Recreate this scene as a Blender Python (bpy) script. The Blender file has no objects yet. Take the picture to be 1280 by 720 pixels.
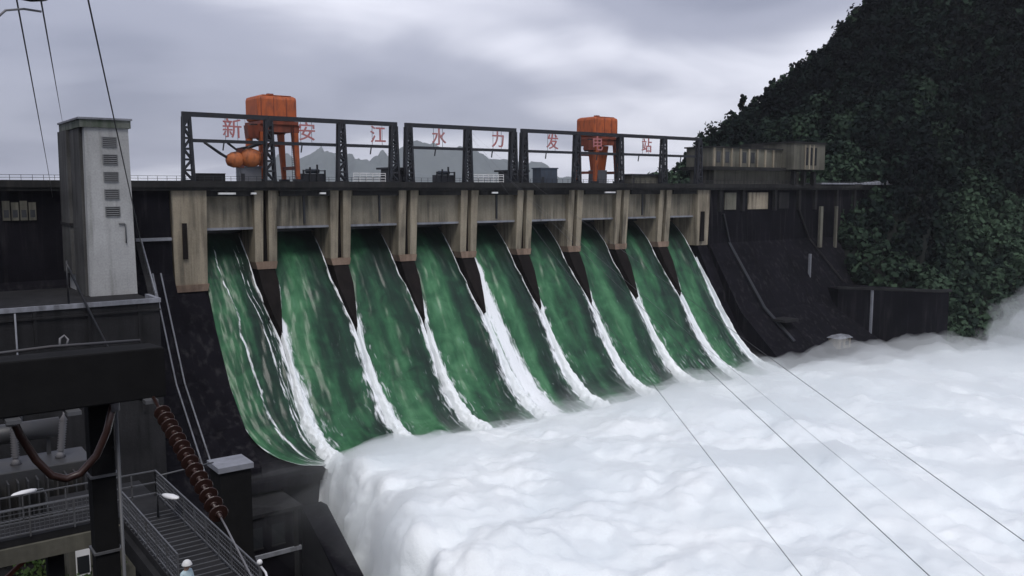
import bpy, math, random
import numpy as np
from mathutils import Vector

random.seed(7)
rng = np.random.default_rng(11)
R = math.radians
scene = bpy.context.scene
COL = scene.collection

# ------------------------------------------------------------------ camera
# world: X runs along the dam to the right bank, Y points upstream, Z is up; the dam's deck lies at z = 100
CAM = Vector((-60.0, -202.0, 98.6))
YAW, PITCH = R(53.3), math.atan(124 / 1100)
fwd = Vector((math.cos(YAW) * math.cos(PITCH), math.sin(YAW) * math.cos(PITCH), -math.sin(PITCH)))
cd = bpy.data.cameras.new('camera')
cd.sensor_width = 36.0
cd.lens = 36.0 * 1100 / 1280
cd.clip_start = 0.5
cd.clip_end = 20000
cam = bpy.data.objects.new('camera', cd)
cam.location = CAM
cam.rotation_euler = fwd.to_track_quat('-Z', 'Y').to_euler()
COL.objects.link(cam)
scene.camera = cam

# ------------------------------------------------------------------ sky and sun (overcast)
SUN_EL, SUN_AZ = R(58), R(-118)          # azimuth measured from +X towards +Y: behind the camera, to its left
sun_dir = Vector((math.cos(SUN_EL) * math.cos(SUN_AZ), math.cos(SUN_EL) * math.sin(SUN_AZ), math.sin(SUN_EL)))
w = bpy.data.worlds.new('World')
scene.world = w
w.use_nodes = True
nt = w.node_tree
nt.nodes.clear()
N = nt.nodes.new
L = nt.links.new
out = N('ShaderNodeOutputWorld')
bg = N('ShaderNodeBackground')
sky = N('ShaderNodeTexSky')
sky.sky_type = 'NISHITA'
sky.sun_disc = False
sky.sun_elevation = SUN_EL
sky.sun_rotation = math.pi / 2 - SUN_AZ
sky.air_density = 1.0
sky.dust_density = 3.0
tc = N('ShaderNodeTexCoord')
sep = N('ShaderNodeSeparateXYZ')
L(tc.outputs['Generated'], sep.inputs[0])
def math_node(op, a, b=None, clamp=False, tree=nt):
    n = tree.nodes.new('ShaderNodeMath')
    n.operation = op
    n.use_clamp = clamp
    for i, v in enumerate((a, b)):
        if v is None:
            continue
        if isinstance(v, (int, float)):
            n.inputs[i].default_value = v
        else:
            tree.links.new(v, n.inputs[i])
    return n.outputs[0]
zc = math_node('ADD', math_node('MAXIMUM', sep.outputs['Z'], 0.0), 0.16)
u = math_node('DIVIDE', sep.outputs['X'], zc)
v = math_node('DIVIDE', sep.outputs['Y'], zc)
comb = N('ShaderNodeCombineXYZ')
L(u, comb.inputs[0]); L(v, comb.inputs[1]); comb.inputs[2].default_value = 3.4
def sky_noise(scale, detail, dist, off):
    mp = N('ShaderNodeMapping')
    mp.inputs['Location'].default_value = off
    L(comb.outputs[0], mp.inputs['Vector'])
    n = N('ShaderNodeTexNoise')
    n.inputs['Scale'].default_value = scale
    n.inputs['Detail'].default_value = detail
    n.inputs['Roughness'].default_value = 0.5
    n.inputs['Distortion'].default_value = dist
    L(mp.outputs[0], n.inputs['Vector'])
    return n.outputs['Fac']
CLOUD_OFF = (-3.3, 6.1, 0.0)
n1 = sky_noise(0.42, 3, 0.5, CLOUD_OFF)
n2 = sky_noise(1.2, 4, 0.6, (4.1, 2.2, 0.0))
low_ = math_node('POWER', math_node('SUBTRACT', 1.0, math_node('ABSOLUTE', sep.outputs['Z'])), 9.0)     # cloud thins towards the horizon all round
fac = math_node('ADD', math_node('ADD', math_node('MULTIPLY', n1, 0.75), math_node('MULTIPLY', n2, 0.25)), math_node('MULTIPLY', low_, 0.05))
ramp = N('ShaderNodeValToRGB')
L(fac, ramp.inputs[0])
cr = ramp.color_ramp
cr.interpolation = 'EASE'
cr.elements[0].position = 0.36
cr.elements[0].color = (0.225, 0.24, 0.325, 1)
cr.elements[1].position = 0.67
cr.elements[1].color = (0.78, 0.79, 0.885, 1)
e = cr.elements.new(0.50)
e.color = (0.345, 0.36, 0.455, 1)
scl = N('ShaderNodeVectorMath')
scl.operation = 'SCALE'
scl.inputs['Scale'].default_value = 10.0          # the background strength below brings it back
L(ramp.outputs['Color'], scl.inputs[0])
mix = N('ShaderNodeMix')
mix.data_type = 'RGBA'
mix.inputs['Factor'].default_value = 0.92
L(sky.outputs[0], mix.inputs['A'])
L(scl.outputs[0], mix.inputs['B'])
L(mix.outputs['Result'], bg.inputs['Color'])
bg.inputs['Strength'].default_value = 0.1
L(bg.outputs[0], out.inputs['Surface'])

sl = bpy.data.lights.new('sun', 'SUN')
sl.energy = 1.5
sl.angle = R(25)
sl.color = (1.0, 0.97, 0.93)
so = bpy.data.objects.new('sun', sl)
so.rotation_euler = sun_dir.to_track_quat('Z', 'Y').to_euler()
so.location = (-100, -250, 300)
COL.objects.link(so)

vs = scene.view_settings
vs.view_transform = 'Standard'
vs.look = 'None'
vs.exposure = 0.4
vs.gamma = 1.0
vs.use_curve_mapping = False
scene.cycles.use_denoising = True
scene.cycles.max_bounces = 8
scene.cycles.volume_bounces = 6

# ------------------------------------------------------------------ numpy noise
_perm = np.random.default_rng(5).permutation(512).astype(np.int64)
_grad = np.random.default_rng(6).normal(size=(512, 3))
_grad /= np.linalg.norm(_grad, axis=1)[:, None]
def perlin(x, y, z=0.0):
    x, y, z = np.broadcast_arrays(np.asarray(x, float), np.asarray(y, float), np.asarray(z, float))
    xi, yi, zi = np.floor(x).astype(np.int64), np.floor(y).astype(np.int64), np.floor(z).astype(np.int64)
    xf, yf, zf = x - xi, y - yi, z - zi
    s = lambda t: t * t * t * (t * (t * 6 - 15) + 10)
    us, vs_, ws = s(xf), s(yf), s(zf)
    def g(a, b, c):
        h = _perm[(_perm[(_perm[(xi + a) % 512] + yi + b) % 512] + zi + c) % 512]
        G = _grad[h]
        return G[..., 0] * (xf - a) + G[..., 1] * (yf - b) + G[..., 2] * (zf - c)
    l = lambda a, b, t: a + (b - a) * t
    return 1.4 * l(l(l(g(0,0,0), g(1,0,0), us), l(g(0,1,0), g(1,1,0), us), vs_),
                   l(l(g(0,0,1), g(1,0,1), us), l(g(0,1,1), g(1,1,1), us), vs_), ws)
def fbm(x, y, z=0.0, octs=4, gain=0.5):
    t, a, f = 0, 1.0, 1.0
    for _ in range(octs):
        t = t + a * perlin(x * f, y * f, np.asarray(z) * f)
        a *= gain
        f *= 2.03
    return t

# ------------------------------------------------------------------ mesh helpers
OFF = {}
class MB:
    def __init__(s):
        s.v, s.f = [], []
    def add(s, vs, fs):
        b = len(s.v)
        s.v += [tuple(p) for p in vs]
        s.f += [tuple(i + b for i in q) for q in fs]
        return s
    def box(s, x0, x1, y0, y1, z0, z1):
        return s.add([(x0,y0,z0),(x1,y0,z0),(x1,y1,z0),(x0,y1,z0),(x0,y0,z1),(x1,y0,z1),(x1,y1,z1),(x0,y1,z1)],
                     [(0,3,2,1),(4,5,6,7),(0,1,5,4),(1,2,6,5),(2,3,7,6),(3,0,4,7)])
    def hexa(s, lo, hi):                               # two quads (counter-clockwise from above): bottom and top
        return s.add(list(lo) + list(hi), [(0,3,2,1),(4,5,6,7),(0,1,5,4),(1,2,6,5),(2,3,7,6),(3,0,4,7)])
    def frame(s, p, q):
        p, q = Vector(p), Vector(q)
        d = (q - p).normalized()
        a = d.cross(Vector((0,0,1)))
        if a.length < 1e-3:
            a = d.cross(Vector((0,1,0)))
        a.normalize()
        return p, q, a, d.cross(a).normalized()
    def bar(s, p, q, w, h=None):
        h = w if h is None else h
        p, q, a, b = s.frame(p, q)
        vs = []
        for c in (p, q):
            for i, j in ((-1,-1),(1,-1),(1,1),(-1,1)):
                vs.append(c + a * (i * w / 2) + b * (j * h / 2))
        return s.add(vs, [(0,1,2,3),(7,6,5,4),(0,4,5,1),(1,5,6,2),(2,6,7,3),(3,7,4,0)])
    def cyl(s, p, q, r0, r1=None, n=10):
        r1 = r0 if r1 is None else r1
        p, q, a, b = s.frame(p, q)
        vs = []
        for c, r in ((p, r0), (q, r1)):
            for k in range(n):
                t = 2 * math.pi * k / n
                vs.append(c + a * (r * math.cos(t)) + b * (r * math.sin(t)))
        fs = [(k, k + n, (k + 1) % n + n, (k + 1) % n) for k in range(n)]
        fs += [tuple(range(n)), tuple(range(2 * n - 1, n - 1, -1))]
        return s.add(vs, fs)
    def tube(s, pts, r, n=6):
        pts = [Vector(p) for p in pts]
        vs, m = [], len(pts)
        for i, p in enumerate(pts):
            d = (pts[min(i + 1, m - 1)] - pts[max(i - 1, 0)]).normalized()
            a = d.cross(Vector((0,0,1)))
            if a.length < 1e-3:
                a = d.cross(Vector((0,1,0)))
            a.normalize()
            b = d.cross(a)
            rr = r[i] if isinstance(r, (list, tuple)) else r
            for k in range(n):
                t = 2 * math.pi * k / n
                vs.append(p + a * (rr * math.cos(t)) + b * (rr * math.sin(t)))
        fs = []
        for i in range(m - 1):
            for k in range(n):
                fs.append((i*n+k, i*n+(k+1)%n, (i+1)*n+(k+1)%n, (i+1)*n+k))
        fs += [tuple(range(n-1, -1, -1)), tuple(range((m-1)*n, m*n))]
        return s.add(vs, fs)
    def lathe(s, base, axis, prof, n=12):              # prof: (distance along the axis, radius)
        p, q, a, b = s.frame(base, Vector(base) + Vector(axis))
        d = (q - p).normalized()
        vs = []
        for t, r in prof:
            for k in range(n):
                g = 2 * math.pi * k / n
                vs.append(p + d * t + a * (r * math.cos(g)) + b * (r * math.sin(g)))
        m = len(prof)
        fs = [(i*n+k, i*n+(k+1)%n, (i+1)*n+(k+1)%n, (i+1)*n+k) for i in range(m-1) for k in range(n)]
        fs += [tuple(range(n-1, -1, -1)), tuple(range((m-1)*n, m*n))]
        return s.add(vs, fs)
    def prism_x(s, poly, x0, x1):                      # poly: (y, z) outline
        n = len(poly)
        vs = [(x0, y, z) for y, z in poly] + [(x1, y, z) for y, z in poly]
        fs = [(k, (k+1) % n, (k+1) % n + n, k + n) for k in range(n)] + [tuple(range(n-1, -1, -1)), tuple(range(n, 2*n))]
        return s.add(vs, fs)
    def prism_z(s, poly, z0, z1):                      # poly: (x, y) outline
        n = len(poly)
        vs = [(x, y, z0) for x, y in poly] + [(x, y, z1) for x, y in poly]
        fs = [(k, (k+1) % n, (k+1) % n + n, k + n) for k in range(n)] + [tuple(range(n-1, -1, -1)), tuple(range(n, 2*n))]
        return s.add(vs, fs)
    def ellipsoid(s, c, r, n=14, m=8):
        vs = [(c[0], c[1], c[2] - r[2])]
        for i in range(1, m):
            ph = -math.pi / 2 + math.pi * i / m
            for k in range(n):
                t = 2 * math.pi * k / n
                vs.append((c[0] + r[0]*math.cos(ph)*math.cos(t), c[1] + r[1]*math.cos(ph)*math.sin(t), c[2] + r[2]*math.sin(ph)))
        vs.append((c[0], c[1], c[2] + r[2]))
        fs = [(0, 1 + (k+1) % n, 1 + k) for k in range(n)]
        for i in range(m - 2):
            for k in range(n):
                fs.append((1+i*n+k, 1+i*n+(k+1)%n, 1+(i+1)*n+(k+1)%n, 1+(i+1)*n+k))
        T = len(vs) - 1
        fs += [(T, 1+(m-2)*n+k, 1+(m-2)*n+(k+1)%n) for k in range(n)]
        return s.add(vs, fs)
    def build(s, name, mat, parent=None, smooth=False, bevel=0.0):
        o_ = OFF.get(parent.name, (0,0,0)) if parent else (0,0,0)
        me = bpy.data.meshes.new(name)
        me.from_pydata([(p[0]-o_[0], p[1]-o_[1], p[2]-o_[2]) for p in s.v], [], s.f)
        import bmesh
        bm = bmesh.new(); bm.from_mesh(me)
        bmesh.ops.recalc_face_normals(bm, faces=bm.faces)
        bm.to_mesh(me); bm.free()
        return link(name, me, mat, parent, smooth, bevel)

def link(name, me, mat, parent=None, smooth=False, bevel=0.0):
    me.materials.append(mat)
    if smooth:
        me.polygons.foreach_set('use_smooth', [True] * len(me.polygons))
    o = bpy.data.objects.new(name, me)
    COL.objects.link(o)
    if parent:
        o.parent = parent
        OFF[o.name] = OFF.get(parent.name, (0,0,0))
    if bevel:
        m = o.modifiers.new('bevel', 'BEVEL')
        m.width = bevel
        m.segments = 2
        m.limit_method = 'ANGLE'
    return o
def np_mesh(name, verts, faces, mat, parent=None, smooth=True):
    """verts (n,3), faces (m,k) arrays"""
    me = bpy.data.meshes.new(name)
    n, (m, k) = len(verts), faces.shape
    o_ = np.array(OFF.get(parent.name, (0,0,0))) if parent else 0.0
    me.vertices.add(n)
    me.vertices.foreach_set('co', (verts - o_).astype(np.float32).ravel())
    me.loops.add(m * k)
    me.loops.foreach_set('vertex_index', faces.astype(np.int32).ravel())
    me.polygons.add(m)
    me.polygons.foreach_set('loop_start', np.arange(0, m * k, k, dtype=np.int32))
    me.polygons.foreach_set('use_smooth', np.full(m, smooth))
    me.update(calc_edges=True)
    me.validate()
    return link(name, me, mat, parent)
def grid_faces(nu, nv):
    i, j = np.meshgrid(np.arange(nu - 1), np.arange(nv - 1), indexing='ij')
    a = (i * nv + j).ravel()
    return np.stack([a, a + nv, a + nv + 1, a + 1], 1)
def point_attr(o, name, vals):
    at = o.data.attributes.new(name, 'FLOAT', 'POINT')
    at.data.foreach_set('value', np.asarray(vals, np.float32).ravel())
def tag(o, label=None, cat=None, group=None, kind=None):
    for k, v_ in (('label', label), ('category', cat), ('group', group), ('kind', kind)):
        if v_:
            o[k] = v_
    return o
def thing(name, label, cat, loc=(0,0,0), group=None):
    o = bpy.data.objects.new(name, None)
    COL.objects.link(o)
    o.location = loc
    o.empty_display_size = 0.5
    OFF[o.name] = tuple(loc)
    return tag(o, label, cat, group, 'thing' if name.endswith('_wall') else None)
def copy_tree(o, loc=None, parent=None):
    c = o.copy()
    COL.objects.link(c)
    if parent:
        c.parent = parent
    if loc is not None:
        c.location = loc
    for ch in list(o.children):
        copy_tree(ch, None, c)
    return c
def sag(p, q, drop, n=16):
    p, q = Vector(p), Vector(q)
    return [p.lerp(q, i / n) - Vector((0, 0, 4 * drop * (i / n) * (1 - i / n))) for i in range(n + 1)]

# ------------------------------------------------------------------ materials
def new_mat(name):
    m = bpy.data.materials.new(name)
    m.use_nodes = True
    t = m.node_tree
    return m, t, t.nodes['Principled BSDF']
def pos_noise(t, scale, detail=4, stretch=(1,1,1), rough=0.55, dist=0.0, off=(0,0,0)):
    g = t.nodes.new('ShaderNodeNewGeometry')
    mp = t.nodes.new('ShaderNodeMapping')
    mp.inputs['Scale'].default_value = stretch
    mp.inputs['Location'].default_value = off
    t.links.new(g.outputs['Position'], mp.inputs['Vector'])
    n = t.nodes.new('ShaderNodeTexNoise')
    n.inputs['Scale'].default_value = scale
    n.inputs['Detail'].default_value = detail
    n.inputs['Roughness'].default_value = rough
    n.inputs['Distortion'].default_value = dist
    t.links.new(mp.outputs[0], n.inputs['Vector'])
    return n.outputs['Fac']
def ramp2(t, fac, stops, interp='LINEAR'):
    r = t.nodes.new('ShaderNodeValToRGB')
    r.color_ramp.interpolation = interp
    els = r.color_ramp.elements
    while len(els) < len(stops):
        els.new(0.5)
    for el, (p, c) in zip(els, stops):
        el.position = p
        el.color = tuple(c) + (1,) if len(c) == 3 else c
    t.links.new(fac, r.inputs[0])
    return r.outputs['Color']
def mix_rgb(t, a, b, fac, blend='MIX'):
    m = t.nodes.new('ShaderNodeMix')
    m.data_type = 'RGBA'
    m.blend_type = blend
    for sock, val in (('A', a), ('B', b), ('Factor', fac)):
        if isinstance(val, (int, float)):
            m.inputs[sock].default_value = val
        elif isinstance(val, tuple):
            m.inputs[sock].default_value = val + (1,) if len(val) == 3 else val
        else:
            t.links.new(val, m.inputs[sock])
    return m.outputs['Result']
def bump(t, bs, fac, strength=0.3, dist=0.1):
    b = t.nodes.new('ShaderNodeBump')
    b.inputs['Strength'].default_value = strength
    b.inputs['Distance'].default_value = dist
    t.links.new(fac, b.inputs['Height'])
    t.links.new(b.outputs[0], bs.inputs['Normal'])
def concrete(name, c1, c2, stain, stain_amt=0.6, scale=0.12, streak=0.7, rough=0.85, low=0.42, high=0.62, spec=0.2):
    m, t, bs = new_mat(name)
    base = ramp2(t, pos_noise(t, scale, 6), [(0.3, c1), (0.7, c2)])
    st = ramp2(t, pos_noise(t, streak, 5, (1, 1, 0.07)), [(low, (0,0,0)), (high, (1,1,1))])
    big = ramp2(t, pos_noise(t, 0.09, 3, off=(9,4,2)), [(0.35, (0.25,0.25,0.25)), (0.65, (1,1,1))])
    f = math_node('MULTIPLY', math_node('MULTIPLY', st, big, tree=t), stain_amt, tree=t)
    col = mix_rgb(t, base, stain, f)
    fine = pos_noise(t, 3.0, 4)
    col = mix_rgb(t, col, ramp2(t, fine, [(0.3, (0.72,0.72,0.72)), (0.7, (1,1,1))]), 0.7, 'MULTIPLY')
    t.links.new(col, bs.inputs['Base Color'])
    bs.inputs['Roughness'].default_value = rough
    bs.inputs['Specular IOR Level'].default_value = spec
    bump(t, bs, fine, 0.35, 0.05)
    return m
def paint(name, c, rough=0.5, metal=0.0, dirt=(0.05, 0.035, 0.025), amt=0.35, scale=0.8):
    m, t, bs = new_mat(name)
    f = ramp2(t, pos_noise(t, scale, 6, (1,1,0.35)), [(0.45, (0,0,0)), (0.72, (1,1,1))])
    col = mix_rgb(t, tuple(c), tuple(dirt), math_node('MULTIPLY', f, amt, tree=t))
    t.links.new(col, bs.inputs['Base Color'])
    bs.inputs['Roughness'].default_value = rough
    bs.inputs['Metallic'].default_value = metal
    return m

M = {}
M['beige'] = concrete('pier_concrete', (0.25,0.215,0.16), (0.36,0.315,0.24), (0.03,0.028,0.026), 0.8)
M['breast'] = concrete('breast_wall_concrete', (0.19,0.17,0.13), (0.28,0.25,0.195), (0.025,0.025,0.022), 0.85, low=0.38, high=0.6)
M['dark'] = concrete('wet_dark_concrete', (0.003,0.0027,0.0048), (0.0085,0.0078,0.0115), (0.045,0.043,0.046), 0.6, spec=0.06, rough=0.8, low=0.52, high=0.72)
M['deck'] = concrete('deck_edge_concrete', (0.012,0.012,0.013), (0.028,0.028,0.028), (0.07,0.065,0.06), 0.5, low=0.5, high=0.7)
M['black'] = concrete('black_concrete', (0.0075,0.0075,0.008), (0.012,0.012,0.0125), (0.02,0.02,0.02), 0.4, spec=0.12)  # near-black concrete tone with slightly paler streaks
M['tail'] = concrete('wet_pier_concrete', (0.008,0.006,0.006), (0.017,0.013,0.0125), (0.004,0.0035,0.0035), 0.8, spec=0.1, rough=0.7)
M['nose'] = concrete('pier_foot_concrete', (0.20,0.14,0.105), (0.29,0.21,0.16), (0.05,0.04,0.03), 0.6)
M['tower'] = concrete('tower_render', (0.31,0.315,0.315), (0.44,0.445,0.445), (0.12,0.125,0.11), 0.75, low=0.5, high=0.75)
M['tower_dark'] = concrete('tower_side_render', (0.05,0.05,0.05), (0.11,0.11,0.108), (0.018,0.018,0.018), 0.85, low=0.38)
M['moss'] = concrete('mossy_concrete', (0.09,0.10,0.085), (0.21,0.22,0.205), (0.022,0.04,0.018), 0.9, low=0.38)
M['pale'] = concrete('pale_parapet', (0.19,0.20,0.225), (0.29,0.30,0.335), (0.06,0.06,0.066), 0.6)
M['grey'] = concrete('grey_concrete', (0.012,0.012,0.0135), (0.027,0.027,0.029), (0.006,0.006,0.007), 0.7)
M['house'] = concrete('house_render', (0.11,0.105,0.085), (0.17,0.165,0.135), (0.03,0.03,0.027), 0.7)
M['steel'] = paint('dark_steel', (0.010,0.012,0.017), 0.5, 0.0, (0.022,0.015,0.012), 0.5)
M['rail'] = paint('galvanised_rail', (0.09,0.093,0.10), 0.5, 0.0, (0.05,0.045,0.04), 0.5, 3.0)
M['orange'] = paint('orange_paint', (0.42,0.095,0.024), 0.6, 0.0, (0.16,0.04,0.02), 0.85, 1.1)
M['grab'] = paint('worn_orange_grab', (0.40,0.115,0.03), 0.7, 0.0, (0.10,0.03,0.018), 0.9, 0.9)
M['rust'] = paint('rusty_orange_steel', (0.20,0.045,0.022), 0.6, 0.0, (0.03,0.012,0.01), 0.8, 0.6)
M['red'] = paint('faded_red_paint', (0.36,0.125,0.125), 0.6, 0.0, (0.32,0.2,0.2), 0.6, 0.6)
M['glass'] = paint('window_glass', (0.02,0.022,0.025), 0.12, 0.0, (0.04,0.04,0.04), 0.3)
M['shutter'] = paint('louvre_paint', (0.14,0.145,0.15), 0.6, 0.0, (0.05,0.05,0.05), 0.5)
M['white'] = paint('white_paint', (0.72,0.72,0.72), 0.5, 0.0, (0.3,0.3,0.28), 0.4)
M['cabinet'] = paint('grey_cabinet', (0.13,0.135,0.15), 0.5, 0.0, (0.08,0.08,0.08), 0.5)
M['blue'] = paint('dull_blue_steel', (0.045,0.06,0.085), 0.5, 0.0, (0.02,0.02,0.02), 0.4)
M['porcelain'] = paint('brown_porcelain', (0.032,0.014,0.011), 0.4, 0.0, (0.03,0.015,0.012), 0.4, 3.0)
M['wire'] = paint('weathered_cable', (0.05,0.05,0.055), 0.6)
M['palewire'] = paint('grey_cable', (0.16,0.16,0.17), 0.6)
M['transformer'] = paint('transformer_grey', (0.035,0.036,0.039), 0.5, 0.0, (0.05,0.045,0.04), 0.6)

# water sheets: green where it runs smooth, white where the 'foam' attribute says air is mixed in
def water_mat():
    m, t, bs = new_mat('spillway_water')
    at = t.nodes.new('ShaderNodeAttribute'); at.attribute_name = 'foam'
    fl = t.nodes.new('ShaderNodeAttribute'); fl.attribute_name = 'flow'
    st = t.nodes.new('ShaderNodeAttribute'); st.attribute_name = 'across'
    cx = t.nodes.new('ShaderNodeCombineXYZ')
    t.links.new(math_node('MULTIPLY', st.outputs['Fac'], 1.0, tree=t), cx.inputs[0])
    t.links.new(math_node('MULTIPLY', fl.outputs['Fac'], 0.16, tree=t), cx.inputs[1])
    def ns(scale, detail, off, dist=0.0):
        mp = t.nodes.new('ShaderNodeMapping'); mp.inputs['Location'].default_value = off
        t.links.new(cx.outputs[0], mp.inputs['Vector'])
        n = t.nodes.new('ShaderNodeTexNoise')
        n.inputs['Scale'].default_value = scale; n.inputs['Detail'].default_value = detail
        n.inputs['Distortion'].default_value = dist
        t.links.new(mp.outputs[0], n.inputs['Vector'])
        return n.outputs['Fac']
    broad = ns(0.17, 3, (0,0,0), 0.5)
    fine = ns(0.9, 4, (5,3,0), 0.5)
    patch = pos_noise(t, 0.2, 4, off=(3,8,1), dist=0.8)
    dk = t.nodes.new('ShaderNodeAttribute'); dk.attribute_name = 'painted_shade'
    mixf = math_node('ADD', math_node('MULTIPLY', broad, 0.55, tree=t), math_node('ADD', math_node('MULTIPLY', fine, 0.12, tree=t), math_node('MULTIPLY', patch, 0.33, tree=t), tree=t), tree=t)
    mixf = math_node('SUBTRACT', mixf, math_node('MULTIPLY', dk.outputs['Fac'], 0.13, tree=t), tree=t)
    green = ramp2(t, mixf, [(0.32, (0.012,0.022,0.018)), (0.44, (0.017,0.046,0.029)), (0.55, (0.034,0.115,0.055)), (0.64, (0.065,0.185,0.09)), (0.78, (0.15,0.29,0.19))])
    fm = math_node('ADD', at.outputs['Fac'], math_node('MULTIPLY', math_node('SUBTRACT', ns(1.9, 6, (1,7,0), 0.8), 0.5, tree=t), 1.5, tree=t), tree=t)
    ff = ramp2(t, fm, [(0.28, (0,0,0)), (0.85, (1,1,1))], 'EASE')
    col = mix_rgb(t, green, (0.80,0.83,0.86), ff)
    t.links.new(col, bs.inputs['Base Color'])
    rg = math_node('ADD', math_node('MULTIPLY', ff, 0.55, tree=t), 0.32, tree=t)
    t.links.new(rg, bs.inputs['Roughness'])
    bs.inputs['IOR'].default_value = 1.33
    bump(t, bs, fine, 0.35, 0.3)
    return m
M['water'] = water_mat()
def foam_mat():
    m, t, bs = new_mat('white_water')
    f = pos_noise(t, 0.6, 6, rough=0.65)
    col = ramp2(t, pos_noise(t, 0.035, 5, off=(2,1,0)), [(0.3, (0.77,0.82,0.85)), (0.65, (0.88,0.91,0.92))])
    t.links.new(col, bs.inputs['Base Color'])
    bs.inputs['Roughness'].default_value = 1.0
    bs.inputs['Specular IOR Level'].default_value = 0.0
    bump(t, bs, f, 0.4, 0.8)
    return m
M['foam'] = foam_mat()
def leaf_mat(name, dark, mid, light, scale):
    m, t, bs = new_mat(name)
    g = t.nodes.new('ShaderNodeAttribute'); g.attribute_name = 'tint'
    f = math_node('ADD', math_node('MULTIPLY', pos_noise(t, scale, 3), 0.35, tree=t), math_node('MULTIPLY', g.outputs['Fac'], 0.65, tree=t), tree=t)
    t.links.new(ramp2(t, f, [(0.25, dark), (0.5, mid), (0.85, light)]), bs.inputs['Base Color'])
    bs.inputs['Roughness'].default_value = 0.8
    bs.inputs['Specular IOR Level'].default_value = 0.06
    return m
M['forest'] = leaf_mat('forest_leaves', (0.0028,0.0046,0.0062), (0.0075,0.0145,0.0125), (0.045,0.075,0.046), 0.02)
M['shrub'] = leaf_mat('shrub_leaves', (0.02,0.04,0.012), (0.045,0.075,0.025), (0.08,0.12,0.04), 0.4)
M['bark'] = paint('bark', (0.045,0.035,0.028), 0.9)
M['earth'] = concrete('dark_earth', (0.004,0.005,0.005), (0.007,0.009,0.008), (0.006,0.010,0.006), 0.7)
M['far_hill'] = concrete('far_wooded_hill', (0.09,0.11,0.115), (0.12,0.14,0.14), (0.10,0.12,0.12), 0.5, scale=0.004, streak=0.01)  # paler and bluer than woodland: part of the haze is in the colour
def plain_water():
    m, t, bs = new_mat('still_water')
    bs.inputs['Base Color'].default_value = (0.02, 0.045, 0.04, 1)
    bs.inputs['Roughness'].default_value = 0.15
    bump(t, bs, pos_noise(t, 0.3, 4), 0.2, 0.3)
    return m
M['still'] = plain_water()

# ------------------------------------------------------------------ setting: ground, reservoir, hills
tag(MB().box(-5500, 9500, -5000, 13000, 8, 10).build('ground', M['earth']), kind='structure')
tag(MB().box(-1500, 8500, 3, 12500, 94.2, 95.0).build('reservoir', M['still']), 'still grey reservoir behind the dam', kind='structure')
tag(MB().box(-8, 330, -700, -30, 14, 16).build('river', M['still']), 'river channel below the spillway', kind='structure')

# right-bank mountain: interpolated between the river's edge and the crest of the spur
RIDGE = [(246,190,86),(262,150,92),(282,116,101),(294,108,117),(312,96,134),(332,86,150),(352,72,170),(372,66,190),(420,52,226),(520,20,262),(760,-60,300)]
FOOT = [(250,260,60),(244,120,88),(246,20,92),(246,-6,72),(240,-30,46),(250,-48,42),(281,-60,42),(330,-96,42),(420,-190,42),(560,-380,42)]
def poly_dist(px, py, poly):
    best = np.full(px.shape, 1e9); h = np.zeros(px.shape); side = np.zeros(px.shape)
    for (x0,y0,z0),(x1,y1,z1) in zip(poly[:-1], poly[1:]):
        dx, dy = x1-x0, y1-y0
        t = np.clip(((px-x0)*dx+(py-y0)*dy)/(dx*dx+dy*dy), 0, 1)
        d = np.hypot(px-(x0+t*dx), py-(y0+t*dy))
        m = d < best
        best = np.where(m, d, best); h = np.where(m, z0+(z1-z0)*t, h)
        side = np.where(m, np.sign(dx*(py-y0)-dy*(px-x0)), side)
    return best, h, side
def hill_h(px, py):
    dr, hr, sr = poly_dist(px, py, RIDGE)
    df, hf, sf = poly_dist(px, py, FOOT)
    t = np.where(sf < 0, 0.0, df) / (np.where(sf < 0, 0.0, df) + dr + 1e-6)
    h = hf + (hr - hf) * t ** 0.85
    h = np.where(sr > 0, hr - 0.62 * dr, h)
    n = 5.0 * fbm(px / 38, py / 38, 0.3, 4) * np.clip(df / 30, 0, 1) * np.clip(dr / 16, 0.15, 1)
    h = h + n
    h = np.where(sf < 0, np.minimum(hf, h) - df * 1.2, h)
    return np.maximum(h, 9.0)
gx, gy = np.meshgrid(np.arange(215, 760, 4.0), np.arange(-400, 300, 4.0), indexing='ij')
hz = hill_h(gx, gy)
tag(np_mesh('hill', np.stack([gx, gy, hz], -1).reshape(-1, 3), grid_faces(*gx.shape), M['earth']), 'steep mountain flank above the right bank', kind='structure')

# far hills across the reservoir
def far_hill(name, cx, cy, lx, ly, ht, seed, label):
    a, b = np.meshgrid(np.linspace(-1, 1, 90), np.linspace(-1, 1, 50), indexing='ij')
    r = np.clip(1 - a**2, 0, 1) * np.clip(1 - b**2, 0, 1)
    z = 60 + ht * r ** 0.8 * (0.75 + 0.55 * fbm(a * 3.1 + seed, b * 2.2, seed, 5))
    ux, uy = math.sin(YAW), -math.cos(YAW)
    X = cx + a * lx * ux + b * ly * math.cos(YAW)
    Y = cy + a * lx * uy + b * ly * math.sin(YAW)
    o = np_mesh(name, np.stack([X, Y, z], -1).reshape(-1, 3), grid_faces(*a.shape), M['far_hill'])
    return tag(o, label, kind='structure')
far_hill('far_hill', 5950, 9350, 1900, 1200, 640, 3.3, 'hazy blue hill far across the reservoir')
far_hill('far_hill', 4900, 9950, 1300, 1000, 560, 8.1, 'second hazy hill far across the reservoir')

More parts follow.
